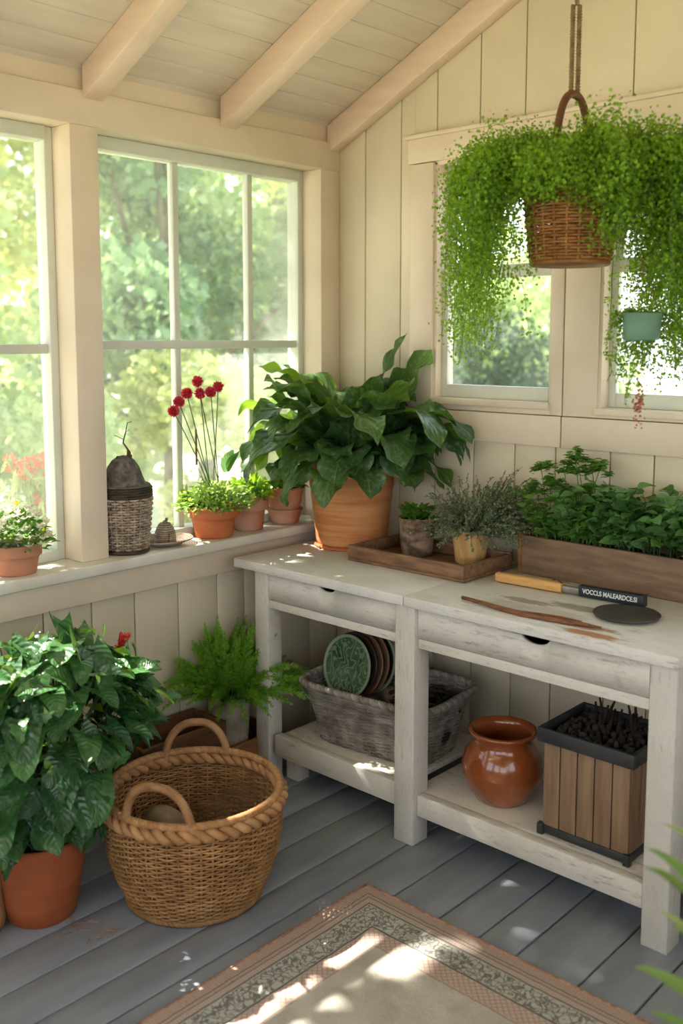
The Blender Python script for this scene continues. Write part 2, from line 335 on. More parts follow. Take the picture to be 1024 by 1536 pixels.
        if smooth: me.polygons.foreach_set('use_smooth', np.ones(len(me.polygons), bool))
        me.materials.append(MT[mat])
        o = bpy.data.objects.new(name, me); COL.objects.link(o)
        if parent is not None: o.parent = parent
        if bevel:
            b = o.modifiers.new('bevel', 'BEVEL'); b.width = bevel; b.segments = 2; b.limit_method = 'ANGLE'
        return o
def wloc(o):
    v = Vector((0, 0, 0))
    while o is not None: v = v+o.location; o = o.parent
    return v
def tag(o, label, cat, group=None, kind=None):
    if label: o['label'] = label
    if cat: o['category'] = cat
    if group: o['group'] = group
    if kind: o['kind'] = kind
    return o
def thing(name, loc, label, cat, group=None):
    o = bpy.data.objects.new(name, None); COL.objects.link(o); o.location = loc; o.empty_display_size = .05
    return tag(o, label, cat, group)
def struct(name, mb, mat, smooth=False, bevel=0, parent=None):
    o = mb.obj(name, mat, parent, smooth, bevel)
    if parent is None: o['kind'] = 'structure'
    return o
# leaf templates (vertices x: across, y: along, z: up; faces; uv)
def template(fn, nu=4, nv=6):
    P = np.zeros((nv+1, nu+1, 3)); U = np.zeros((nv+1, nu+1, 2))
    for i in range(nv+1):
        for j in range(nu+1):
            t = i/nv; u = 2*j/nu-1; P[i, j] = fn(t, u); U[i, j] = ((u+1)/2, t)
    I = np.arange((nu+1)*(nv+1)).reshape(nv+1, nu+1)
    F = np.stack([I[:-1, :-1], I[1:, :-1], I[1:, 1:], I[:-1, 1:]], -1).reshape(-1, 4)
    return P.reshape(-1, 3), F, U.reshape(-1, 2)
def ovw(t): return math.sin(PI*min(1, max(0, t))**.75)**.8 if 0 < t < 1 else 0
T_OV = template(lambda t, u: (u*.30*ovw(t), t, .16*abs(u)*ovw(t)-.28*t*t), 2, 4)
T_OV2 = template(lambda t, u: (u*.38*ovw(t)*(1+.1*math.sin(19*t)), t, .14*abs(u)*ovw(t)-.35*t*t+.04*math.sin(9*t+2*u)), 4, 6)
T_HEART = template(lambda t, u: (u*.46*(max(0, (1-t))**.62)*(1+.55*t)*(1.05 if t < .95 else .6), t*(1-.0)-.30*abs(u)**1.4*(1-t)**2+.0, .14*abs(u)*(1-t*.5)-.38*t*t+.03*math.sin(8*t+3*u)), 6, 7)
T_IVY = template(lambda t, u: (u*.44*(max(0, (1-t))**.7)*(1+.5*t)*(1+.22*math.sin(15*t+1)), t-.26*abs(u)**1.3*(1-t)**2, .12*abs(u)-.34*t*t), 6, 7)
T_QUAD = (np.array([(-.5, .5, .1), (0, 0, 0), (.5, .5, .1), (0, 1, -.1)]), np.array([(0, 1, 2, 3)]), np.array([(0, .5), (.5, 0), (1, .5), (.5, 1)]))
T_NEED = (np.array([(-.09, 0, 0), (.09, 0, 0), (.07, .7, 0), (0, 1, 0), (-.07, .7, 0)]), np.array([(0, 1, 2, 3, 4)]), np.array([(0, 0), (1, 0), (1, .7), (.5, 1), (0, .7)]))
T_NARR = template(lambda t, u: (u*.13*ovw(t), t, .06*abs(u)-.25*t*t), 2, 4)
T_PET = template(lambda t, u: (u*.34*math.sin(PI*(.12+.8*t)), t, .25*t*t), 2, 2)
def unit(v): return v/(np.linalg.norm(v, axis=-1, keepdims=True)+1e-9)
def randdir(n, zmin=-1.0):
    v = unit(rs.randn(n, 3)); m = v[:, 2] < zmin; v[m, 2] = np.abs(v[m, 2]); return unit(v)
def arc_leaf(mb, base, az, elev, L, W, curl, shape, nu=6, nv=14, ruf=0, rfreq=16, fold=.25, twist=0, rnd=None, power=1.4):
    s = np.linspace(0, 1, nv+1); e = elev-curl*s**power; a = az+twist*s
    T = np.stack([np.cos(e)*np.cos(a), np.cos(e)*np.sin(a), np.sin(e)], -1)
    P = np.array(base)+np.concatenate([[np.zeros(3)], np.cumsum((T[1:]+T[:-1])/2*L/nv, 0)])
    S = np.stack([-np.sin(a), np.cos(a), 0*a], -1); Nn = np.cross(T, S); Nn *= np.where(Nn[:, 2:] < 0, 1, 1)
    u = np.linspace(-1, 1, nu+1); wd = np.array([shape(x) for x in s])*W
    ph = rs.rand()*6; au = np.abs(u)
    lift = fold*au[None]*wd[:, None]+ruf*(au[None]**2)*np.sin(rfreq*s[:, None]+ph+np.sign(u)[None]*1.3)*np.minimum(1, wd[:, None]/(W*.5+1e-9))
    G = P[:, None]+S[:, None]*(u[None, :, None]*wd[:, None, None])+(-Nn[:, None] if False else np.cross(T, S)[:, None]*-1)*(-lift[..., None])
    U, Vv = np.meshgrid((u+1)/2, s); mb.grid(G, np.stack([U, Vv], -1), rnd=rs.rand() if rnd is None else rnd)
    return P
def bez(p0, p1, p2, n=10):
    t = np.linspace(0, 1, n)[:, None]; p0, p1, p2 = map(np.array, (p0, p1, p2))
    return (1-t)**2*p0+2*t*(1-t)*p1+t*t*p2
def rope(mb, P, R, r, turns, strands=3, closed=False, sides=6, rnd=0.0):
    P = np.asarray(P, float)
    T = (np.roll(P, -1, 0)-np.roll(P, 1, 0)) if closed else np.gradient(P, axis=0); T = unit(T)
    ref = np.eye(3)[int(np.argmin(np.abs(T).mean(0)))]
    A = unit(np.cross(T, ref)); B = np.cross(T, A); ph = np.linspace(0, 2*PI*turns, len(P), endpoint=not closed)
    for k in range(strands):
        q = ph+2*PI*k/strands
        mb.tube(P+R*(A*np.cos(q)[:, None]+B*np.sin(q)[:, None]), r, sides, closed, rnd=rnd if np.isscalar(rnd) else rnd[k])
    return mb
def ring_path(c, a, b, n, p=2.0, rot=0.0):
    th = np.linspace(0, 2*PI, n, endpoint=False); cx = np.sign(np.cos(th))*np.abs(np.cos(th))**(2/p)*a; cy = np.sign(np.sin(th))*np.abs(np.sin(th))**(2/p)*b
    if p > 2.5:                              # even spacing round the corners
        d = np.hypot(np.diff(np.r_[cx, cx[0]]), np.diff(np.r_[cy, cy[0]])); cs = np.r_[0, np.cumsum(d)]; q = np.linspace(0, cs[-1], n, endpoint=False)
        cx = np.interp(q, cs, np.r_[cx, cx[0]]); cy = np.interp(q, cs, np.r_[cy, cy[0]])
    X = cx*math.cos(rot)-cy*math.sin(rot); Y = cx*math.sin(rot)+cy*math.cos(rot)
    return np.stack([c[0]+X, c[1]+Y, np.full(n, c[2])], -1)
def weave(mb, c, prof, rows, stakes, r=.004, amp=.004, p=2.0, rot=0.0, ratio=1.0, sr=None, spl=4, pair=1, jit=.0):
    # prof(t) -> (half width, z); rows of weavers going in and out round upright stakes
    n = stakes*spl*(1)
    ph = np.arange(n)/n*2*PI*stakes/2
    for i in range(rows):
        t = (i+.5)/rows; a, z = prof(t)
        P = ring_path((c[0], c[1], c[2]+z), a, a*ratio if np.isscalar(ratio) else ratio(a), n, p, rot)
        O = unit((P-np.array([c[0], c[1], c[2]+z])))
        k = (i//pair) % 2
        P = P+O*(amp*np.cos(ph+k*PI))[:, None]; P[:, 2] += jit*rs.randn()
        mb.tube(P, r, 5, True, rnd=rs.rand())
    m = 9
    base = [ring_path((c[0], c[1], c[2]+prof(t)[1]), prof(t)[0], prof(t)[0]*ratio if np.isscalar(ratio) else ratio(prof(t)[0]), stakes, p, rot) for t in np.linspace(0, 1, m)]
    base = np.array(base)
    for j in range(stakes): mb.tube(base[:, j], sr or r*1.1, 5, rnd=rs.rand())
    return mb

# ------------------------------------------------------------------ the room
XA, YB = -2.88, 3.10         # siding faces of the window wall and of the gable wall
def slope(x): return 2.54+.475*(x+2.86)
YN, XE = -1.5, 1.5           # how far the room runs behind the camera
# floor
mb = MB(); seams = [-3.1]
x = -3.0
for x in [-2.95, -2.80, -2.66, -2.51, -2.36, -2.21, -2.06, -1.93, -1.77, -1.60, -1.464, -1.343, -1.156, -1.0, -.85, -.70, -.55, -.40, -.25, -.1, .05, .2, .35, .5, .65, .8, .95, 1.1, 1.25, 1.4, 1.5]:
    mb.box(seams[-1]+.0035, x-.0035, YN, YB+.12, -.03, 0, rnd=rs.rand()); seams.append(x)
fl = struct('floor', mb, 'floor', bevel=.0015)
struct('trim_1', MB().box(-3.12, XE+.1, YN-.1, YB+.22, -.12, -.031), 'gap')
# window wall, below the sill
mb = MB(); ys = [-1.5+.19*i for i in range(15)]; ys = [y for y in ys if y < 1.0]+[1.10, 1.29, 1.48, 1.673, 1.858, 2.036, 2.231, 2.42, 2.56, 2.74, 2.93, 3.10]
for a, b in zip(ys[:-1], ys[1:]): mb.box(XA-.02, XA, a+.0025, b-.0025, 0, .80)
mb.box(XA-.12, XA-.021, YN, YB+.1, 0, .86)
struct('wall_left', mb, 'wall_low', bevel=.002)
struct('trim_2', MB().box(XA-.021, -2.845, YN, YB, .765, .862), 'trim', bevel=.003)       # rail under the sill
struct('trim_3', MB().box(-3.04, -2.80, YN, 3.09, .865, .905), 'sill', bevel=.006)        # the sill board
# header, frieze, posts
struct('trim_4', MB().box(-3.06, -2.86, YN, 3.10, 2.35, 2.462), 'trim', bevel=.003)
struct('trim_5', MB().box(-3.06, -2.885, YN, 3.10, 2.464, 2.57), 'trim', bevel=.003)
struct('trim_6', MB().box(-3.06, -2.86, 1.815, 1.921, .905, 2.35), 'trim', bevel=.003)
struct('trim_7', MB().box(-3.06, -2.86, 2.985, 3.098, .905, 2.35), 'trim', bevel=.003)
struct('trim_8', MB().box(-3.06, -2.86, .45, .56, .905, 2.35), 'trim', bevel=.003)
struct('trim_9', MB().box(-3.06, -2.86, -1.5, -.85, .905, 2.35), 'trim', bevel=.003)
def sash_window(name, y0, y1, z0, z1, xg, bars_y, bars_z, fw=.03):
    r = bpy.data.objects.new(name, None); COL.objects.link(r); r.location = (xg, (y0+y1)/2, z0); r['kind'] = 'structure'
    m = MB(); m.box(xg-.03, xg+.035, y0, y0+fw, z0, z1); m.box(xg-.03, xg+.035, y1-fw, y1, z0, z1)
    m.box(xg-.03, xg+.045, y0+fw, y1-fw, z1-.045, z1); m.box(xg-.03, xg+.045, y0+fw, y1-fw, z0, z0+.035)
    m.obj('window_frame', 'sash', r, False, .003)
    m = MB()
    for y in bars_y: m.box(xg-.016, xg+.016, y-.013, y+.013, z0+.035, z1-.045)
    for z in bars_z: m.box(xg-.02, xg+.02, y0+fw, y1-fw, z-.016, z+.016)
    m.obj('muntin', 'sash', r, False, .003)
    MB().box(xg-.002, xg+.002, y0+fw*.5, y1-fw*.5, z0+.02, z1-.03).obj('pane', 'glass', r, False)
    return r
sash_window('window_1', .56, 1.815, .905, 2.35, -3.0, [.98], [1.625])
sash_window('window_2', 1.921, 2.985, .905, 2.35, -3.0, [2.335, 2.705], [1.637])
sash_window('window_5', -.85, .45, .905, 2.35, -3.0, [-.2], [1.625])
# gable wall
def gable(mb, x0, x1, z0, z1=None):          # a board up to z1, or cut along the roof line
    t0, t1 = (z1, z1) if z1 else (slope(x0)+.02, slope(x1)+.02)
    mb.hexa([(x0, YB, z0), (x1, YB, z0), (x1, YB+.02, z0), (x0, YB+.02, z0)], [(x0, YB, t0), (x1, YB, t1), (x1, YB+.02, t1), (x0, YB+.02, t0)])
mb = MB(); g = .0025
lx = [-2.88, -2.72, -2.53, -2.35, -2.165, -1.982, -1.811, -1.598, -1.439, -1.25, -1.06, -.87, -.68, -.49, -.3, -.1, .1, .3, .5, .7, .9, 1.1, 1.3, 1.5]
for a, b in zip(lx[:-1], lx[1:]): gable(mb, a+g, b-g, 0, 1.29)
ux = [-2.88, -2.719, -2.532, -2.356, -2.159, -1.966, -1.765, -1.557, -1.35, -1.15, -.95, -.75, -.55, -.35, -.15, .05, .25, .45, .65, .85, 1.05, 1.25, 1.5]
for a, b in zip(ux[:-1], ux[1:]):
    if b <= -2.46: gable(mb, a+g, b-g, 1.39)
    elif a >= -2.6 and b < -2.3: gable(mb, a+g, -2.46, 1.39); gable(mb, -2.46, b-g, 2.40)
    elif a < -.6: gable(mb, a+g, b-g, 2.40)
    else: gable(mb, a+g, b-g, 1.39)
def back(x0, x1, z0, z1): mb.box(x0, x1, YB+.021, YB+.12, z0, z1)
back(-3.06, 1.5, -.03, 1.40); back(-3.06, -2.37, 1.40, 2.35); back(-1.83, -1.65, 1.40, 2.35); back(-.70, 1.5, 1.40, 2.35)
mb.hexa([(-3.06, YB+.021, 2.34), (1.5, YB+.021, 2.34), (1.5, YB+.12, 2.34), (-3.06, YB+.12, 2.34)], [(-3.06, YB+.021, slope(-3.06)+.03), (1.5, YB+.021, slope(1.5)+.03), (1.5, YB+.12, slope(1.5)+.03), (-3.06, YB+.12, slope(-3.06)+.03)])
struct('wall_right', mb, 'wall', bevel=.002)
struct('trim_10', MB().box(-2.845, -1.785, YB-.018, YB, 1.275, 1.385).box(-1.78, XE, YB-.018, YB, 1.275, 1.385), 'trim', bevel=.002)   # belt rail
m = MB(); m.box(-2.47, -2.36, YB-.016, YB, 1.388, 2.33); m.box(-1.83, -1.783, YB-.016, YB, 1.388, 2.33); m.box(-1.778, -1.65, YB-.016, YB, 1.388, 2.33)
m.box(-2.36, -1.83, YB-.016, YB, 1.388, 1.42); m.box(-1.65, -.70, YB-.016, YB, 1.388, 1.41); m.box(-.70, -.59, YB-.016, YB, 1.388, 2.33)
m.box(-2.48, -.58, YB-.022, YB, 2.333, 2.425); m.box(-2.49, -.57, YB-.034, YB, 2.425, 2.44)
struct('trim_11', m, 'trim', bevel=.002)
def hung_window(name, x0, x1, z0, z1, yf, zm, fw):
    r = bpy.data.objects.new(name, None); COL.objects.link(r); r.location = ((x0+x1)/2, yf, z0); r['kind'] = 'structure'
    m = MB(); m.box(x0-.02, x0+.012, YB-.004, YB+.11, z0, z1); m.box(x1-.012, x1+.02, YB-.004, YB+.11, z0, z1)
    m.box(x0, x1, YB-.004, YB+.11, z1-.012, z1+.02); m.box(x0-.0, x1, YB-.03, YB+.11, z0-.012, z0+.012)
    m.obj('window_frame', 'trim', r, False, .002)
    for nm, a, b, yy in (('lower_sash', z0+.012, zm+.02, yf), ('upper_sash', zm-.02, z1-.012, yf+.026)):
        m = MB(); m.box(x0+.012, x0+.012+fw, yy, yy+.026, a, b); m.box(x1-.012-fw, x1-.012, yy, yy+.026, a, b)
        m.box(x0+.012+fw, x1-.012-fw, yy, yy+.026, b-.04, b); m.box(x0+.012+fw, x1-.012-fw, yy, yy+.026, a, a+.05)
        s_ = m.obj(nm, 'sash', r, False, .002)
        MB().box(x0+.012+fw*.8, x1-.012-fw*.8, yy+.012, yy+.016, a+.02, b-.02).obj('pane', 'glass_b', s_, False)
    return r
hung_window('window_3', -2.36, -1.83, 1.42, 2.33, YB+.035, 1.905, .026)
hung_window('window_4', -1.65, -.70, 1.41, 2.33, YB+.05, 1.905, .026)
struct('trim_12', MB().box(-2.865, -2.815, YB-.006, YB, 0, 1.275), 'trim')               # corner strip
# rafters and roof boards
def rafter(name, y0, y1, dz=.105, x0=-2.862):
    x1 = XE
    m = MB(); m.hexa([(x0, y0, slope(x0)-dz), (x1, y0, slope(x1)-dz), (x1, y1, slope(x1)-dz), (x0, y1, slope(x0)-dz)], [(x0, y0, slope(x0)+.0), (x1, y0, slope(x1)), (x1, y1, slope(x1)), (x0, y1, slope(x0))])
    return struct(name, m, 'beam', bevel=.004)
rafter('trim_13', 1.868, 1.945); rafter('trim_14', 2.452, 2.53); rafter('trim_15', 3.04, 3.097, .112, -2.88)
rafter('trim_16', 1.28, 1.36); rafter('trim_17', .70, .78); rafter('trim_18', .12, .20); rafter('trim_19', -.46, -.38); rafter('trim_20', -1.04, -.96)
m = MB(); x = -2.95; i = 0
while x < XE:
    x1 = x+.092; m.hexa([(x+.0025, YN, slope(x)+.001), (x1-.0025, YN, slope(x1)+.001), (x1-.0025, YB+.1, slope(x1)+.001), (x+.0025, YB+.1, slope(x)+.001)],
                        [(x+.0015, YN, slope(x)+.02), (x1-.0015, YN, slope(x1)+.02), (x1-.0015, YB+.1, slope(x1)+.02), (x+.0015, YB+.1, slope(x)+.02)], rnd=rs.rand()); x = x1
struct('ceiling', m, 'ceil', bevel=.002)
m = MB(); m.hexa([(-3.07, YN-.3, slope(-3.07)+.03), (XE+.3, YN-.3, slope(XE+.3)+.03), (XE+.3, YB+.14, slope(XE+.3)+.03), (-3.07, YB+.14, slope(-3.07)+.03)],
                 [(-3.07, YN-.3, slope(-3.07)+.08), (XE+.3, YN-.3, slope(XE+.3)+.08), (XE+.3, YB+.14, slope(XE+.3)+.08), (-3.07, YB+.14, slope(-3.07)+.08)])
struct('trim_21', m, 'gap')
# sides behind the camera: glazed porch openings above low walls
m = MB(); m.box(XE, XE+.1, YN, YB+.1, 0, .95); m.box(XE, XE+.1, YN, YB+.1, 2.3, slope(XE)); m.box(XE, XE+.1, 1.3, 1.75, .95, 2.3); m.box(XE, XE+.1, 0, .15, .95, 2.3); m.box(XE, XE+.1, 2.4, YB+.1, .95, 2.3)
struct('wall_east', m, 'wall')
m = MB(); m.box(-3.06, XE, YN-.1, YN, 0, .9); m.hexa([(-3.06, YN-.1, 2.3), (XE, YN-.1, 2.3), (XE, YN, 2.3), (-3.06, YN, 2.3)], [(-3.06, YN-.1, slope(-3.06)), (XE, YN-.1, slope(XE)), (XE, YN, slope(XE)), (-3.06, YN, slope(-3.06))])
m.box(-3.06, -2.5, YN-.1, YN, .5, 2.3); m.box(-1.3, -.95, YN-.1, YN, .5, 2.3); m.box(.2, .5, YN-.1, YN, .5, 2.3)
struct('wall_south', m, 'wall')

# ------------------------------------------------------------------ workbench
bt = thing('workbench', (-1.9, 2.43, 0), 'long weathered white wooden potting bench with two drawers and low shelves', 'workbench')
m = MB(); m.box(-2.765, -1.947, 2.405, 3.075, .806, .84); m.box(-1.943, -1.03, 2.405, 3.075, .806, .84); m.obj('bench_top', 'bench_top', bt, False, .003)
def leg(x0, x1, y0, y1, z1=.805, z0=0): MB().box(x0, x1, y0, y1, z0, z1).obj('leg', 'bench_v', bt, False, .003)
leg(-2.675, -2.605, 2.43, 2.50); leg(-1.988, -1.908, 2.418, 2.498); leg(-1.118, -1.042, 2.43, 2.51)
leg(-2.675, -2.605, 2.99, 3.06); leg(-1.118, -1.042, 2.99, 3.06)
def drawer(x0, x1, cx, cw, drop):
    # front board with a half-round finger cut-out at its top edge
    z0, z1 = .703, .803; y0, y1 = 2.434, 2.452; pts = []
    a = np.linspace(PI, 2*PI, 15)
    top = [(x0, z1), (cx-cw, z1)]+[(cx+cw*math.cos(t), z1+drop*math.sin(t)) for t in a[1:-1]]+[(cx+cw, z1), (x1, z1)]
    m = MB()
    T = np.array([(p[0], p[1]) for p in top]); n = len(T)
    G = np.zeros((4, n, 3))
    G[0, :, 0] = T[:, 0]; G[0, :, 1] = y0; G[0, :, 2] = z0
    G[1] = np.stack([T[:, 0], np.full(n, y0), T[:, 1]], -1); G[2] = np.stack([T[:, 0], np.full(n, y1), T[:, 1]], -1); G[3] = np.stack([T[:, 0], np.full(n, y1), np.full(n, z0)], -1)
    m.grid(G, cu=True)
    m.add([(x0, y0, z0), (x0, y0, z1), (x0, y1, z1), (x0, y1, z0)], [(0, 1, 2, 3)]); m.add([(x1, y0, z0), (x1, y0, z1), (x1, y1, z1), (x1, y1, z0)], [(3, 2, 1, 0)])
    d = m.obj('drawer', 'bench', bt, False)
    b = MB(); b.box(x0+.01, x1-.01, 2.453, 2.95, z0, z0+.008); b.box(x0+.01, x0+.02, 2.453, 2.95, z0, z1-.012); b.box(x1-.02, x1-.01, 2.453, 2.95, z0, z1-.012); b.box(x0+.01, x1-.01, 2.94, 2.95, z0, z1-.012)
    b.obj('drawer_box', 'wood_dark', d, False)
drawer(-2.603, -1.99, -2.31, .042, .022); drawer(-1.906, -1.12, -1.475, .052, .03)
m = MB(); m.box(-2.603, -1.99, 2.436, 2.46, .670, .700); m.box(-1.906, -1.12, 2.436, 2.46, .668, .700); m.obj('front_rail', 'bench', bt, False, .002)
m = MB(); m.box(-1.075, -1.05, 2.512, 2.988, .67, .803); m.box(-2.668, -2.643, 2.502, 2.988, .67, .803); m.box(-2.60, -1.12, 3.03, 3.05, .67, .803); m.obj('side_rail', 'bench', bt, False, .002)
m = MB(); m.box(-2.585, -1.99, 2.44, 2.475, .106, .186); m.box(-2.585, -1.99, 2.476, 2.95, .158, .178); m.obj('shelf', 'bench', bt, False, .003)
m = MB(); m.box(-1.906, -1.12, 2.436, 2.475, .100, .172); m.box(-1.95, -1.06, 2.4755, 2.95, .145, .170); m.obj('shelf', 'bench', bt, False, .004)
m = MB(); m.box(-2.585, -2.52, 2.50, 2.56, 0, .157); m.obj('foot', 'bench_v', bt, False, .003)
m = MB(); m.box(-2.585, -2.52, 2.88, 2.94, 0, .157); m.obj('foot', 'bench_v', bt, False, .003)
TOP = .841; SH1 = .187-.0085; SH2 = .171

# ------------------------------------------------------------------ pots
def open_pot(mb, c, r0, r1, h, th=.007, rim=0, rimh=0, foot=0, seg=48, wob=0):
    # outside profile, lip and inside
    pr = [(0, 0), (r0*.96, 0), (r0, .004)]
    if rim:
        zr = h-rimh; rr = r0+(r1-rim-r0)*zr/h
        pr += [(r0+(rr-r0)*k, .004+(zr-.004)*k) for k in (.25, .5, .75, 1)]+[(rr+rim*.9, zr+.002), (r1-rim*.15, zr+.004), (r1, zr+.01), (r1, h-.003), (r1-.003, h)]
    else: pr += [(r0+(r1-r0)*k, .004+(h-.008)*k) for k in (.12, .25, .4, .55, .7, .85, .96)]+[(r1, h-.003), (r1-.002, h)]
    pr += [(r1-th, h), (r1-th-.002, h-.004), (r1-th-.006, h*.8), (r0-th, th), (0, th)]
    return mb.lathe(pr, c, seg, wob=wob)
def soil(c, r, z, parent, mat='soil'):
    q = np.linspace(0, 1, 6); m = MB(); P = [(r*a, .006*math.cos(a*1.5)) for a in q][::-1]+[]
    m.lathe([(r, -.012)]+P, (c[0], c[1], z), 24); return m.obj('soil', mat, parent)

# big crinkled-leaf plant
C0 = (-2.602, 2.888)
pl = thing('potted_leafy_plant', (C0[0], C0[1], TOP), 'large dark green crinkled-leaf plant in a tall banded terracotta pot on the bench', 'potted plant')
m = MB(); m.lathe([(0, 0), (.15, 0), (.152, .006), (.148, .012), (.10, .012)], (C0[0], C0[1], TOP), 48); m.obj('saucer', 'terra', pl)
m = MB(); pr = [(0, .013), (.138, .013), (.141, .018)]
for k in range(1, 15): pr.append((.141+(.176-.141)*k/15+.0012*math.sin(k*2.4), .018+.31*k/15))
pr += [(.179, .338), (.178, .344), (.168, .344), (.164, .335), (.155, .2), (.13, .03), (0, .03)]
m.lathe(pr, (C0[0], C0[1], TOP), 64); m.obj('pot', 'terra_band', pl)
soil(C0, .158, TOP+.325, pl)
def kale_shape(s):
    if s < .12: return .09
    t = (s-.12)/.88
    return max(.02, (math.sin(PI*t**.8)**.62 if t < 1 else 0)*(1+.17*math.sin(24*s)+.08*math.sin(57*s)))
m = MB(); m2 = MB(); zc = TOP+.335
cdir = math.atan2(-C0[1], -C0[0])            # towards the viewer's side of the room
spec_ = []
for i in range(26): spec_.append((rs.rand()*2*PI, rs.uniform(.85, 1.3), rs.uniform(.46, .62), rs.uniform(.07, .10), rs.uniform(1.9, 2.6)))
for i in range(30): spec_.append((rs.rand()*2*PI, rs.uniform(.35, .9), rs.uniform(.30, .42), rs.uniform(.075, .10), rs.uniform(1.5, 2.3)))
for i in range(22): spec_.append((rs.rand()*2*PI, rs.uniform(1.05, 1.5), rs.uniform(.42, .58), rs.uniform(.075, .10), rs.uniform(.6, 1.7)))
for az, el, L, W, cu in spec_:
    sc_ = .82 if math.sin(az) > .45 or math.cos(az) < -.6 else 1.0
    b = (C0[0]+.06*math.cos(az), C0[1]+.06*math.sin(az), zc-.01)
    arc_leaf(m, b, az, el, L*sc_, W, cu, kale_shape, 10, 28, ruf=.026, rfreq=rs.uniform(15, 24), fold=.18, twist=rs.uniform(-.5, .5))
# named upright and outlying leaves of the photograph
RAY = math.atan2(_r[1], _r[0])               # picture-right direction on plan
for daz, el, L, W, cu in ((.1, .98, .64, .095, .5), (-.05, 1.3, .56, .065, .35), (.25, .7, .58, .09, .8), (.0, .62, .52, .085, 1.35), (-.2, .35, .50, .08, 1.3), (3.3, 1.1, .5, .08, 1.5), (3.0, .8, .55, .08, 1.8), (3.15, .55, .5, .08, 1.6), (3.4, .9, .55, .08, 2.1), (-.35, .2, .42, .08, 1.0)):
    arc_leaf(m, (C0[0], C0[1], zc), RAY+daz, el, L, W, cu, kale_shape, 10, 28, ruf=.024, rfreq=18, fold=.2, twist=rs.uniform(-.3, .3))
for daz, el, L, cu in ((3.3, 1.25, .56, 1.1), (3.1, 1.05, .58, 1.7), (3.35, .7, .5, 2.2), (2.9, 1.3, .4, 1.0)):
    arc_leaf(m2, (C0[0], C0[1], zc), RAY+daz, el, L, .07, cu, kale_shape, 10, 28, ruf=.026, rfreq=20, fold=.2)
for q in (m, m2):                            # keep leaves clear of the walls
    for V in q.V:
        V[:, 1] = np.where(V[:, 1] > 3.02, 3.02+(V[:, 1]-3.02)*.12, V[:, 1]); V[:, 0] = np.where(V[:, 0] < -2.93, -2.93+(V[:, 0]+2.93)*.08, V[:, 0])
m.obj('foliage', 'kale', pl); m2.obj('foliage', 'kale_lt', pl)['label'] = 'yellow-green younger leaves'

# ------------------------------------------------------------------ tray with two small pots
TA = math.radians(-3)
tr = thing('wooden_tray', (-2.15, 2.78, TOP), 'shallow brown wooden tray holding the mottled pot and the ribbed pot', 'tray')
m = MB(); x0, x1, y0, y1, h = -2.42, -1.895, 2.665, 2.965, .058
m.box(x0, x1, y0, y1, TOP, TOP+.012); m.obj('tray_base', 'wood_tray', tr, False, .002)
m = MB(); m.box(x0, x1, y0, y0+.016, TOP+.0125, TOP+h); m.box(x0, x1, y1-.016, y1, TOP+.0125, TOP+h); m.box(x0, x0+.016, y0+.0165, y1-.0165, TOP+.0125, TOP+h-.002); m.box(x1-.018, x1, y0+.0165, y1-.0165, TOP+.0125, TOP+h-.002)
m.obj('tray_side', 'wood_tray', tr, False, .002)
zt = TOP+.0125
c = (-2.258, 2.875)
bp = thing('small_potted_herb', (c[0], c[1], zt), 'small mottled bark-textured pot with short green herb, in the tray', 'potted plant')
open_pot(MB(), (c[0], c[1], zt), .057, .071, .142, wob=.015).obj('pot', 'barkpot', bp); soil(c, .062, zt+.132, bp)
m = MB(); n = 170; a = rs.rand(n)*2*PI; r = np.sqrt(rs.rand(n))*.055; P = np.stack([c[0]+r*np.cos(a), c[1]+r*np.sin(a), zt+.13+rs.rand(n)*.045], -1)
D = unit(np.stack([np.cos(a)*.8, np.sin(a)*.8, .35+rs.rand(n)*.8], -1)); m.leaves(T_OV, P, D, randdir(n, 0)*.5+[0, 0, 1], rs.uniform(.02, .038, n)); m.obj('foliage', 'herb', bp)
c = (-2.030, 2.895)
tp = thing('potted_thyme', (c[0], c[1], zt), 'wispy grey-green thyme in a small pale ribbed pot, in the tray', 'potted plant')
m = MB(); seg = 72; th = np.arange(seg)*2*PI/seg; rib = 1+.018*np.sign(np.sin(th*18))*np.abs(np.sin(th*18))**.5
G = []
for (r, z, k) in [(0, 0, 0), (.051, 0, 0), (.053, .003, 1), (.056, .03, 1), (.060, .06, 1), (.064, .10, 1), (.066, .12, 1), (.066, .123, 0), (.058, .123, 0), (.05, .02, 0), (0, .02, 0)]:
    rr = r*(rib if k else np.ones(seg)); G.append(np.stack([c[0]+rr*np.cos(th), c[1]+rr*np.sin(th), np.full(seg, zt+z)], -1))
m.grid(np.array(G), cv=True); m.obj('pot', 'ribpot', tp); soil(c, .057, zt+.115, tp)
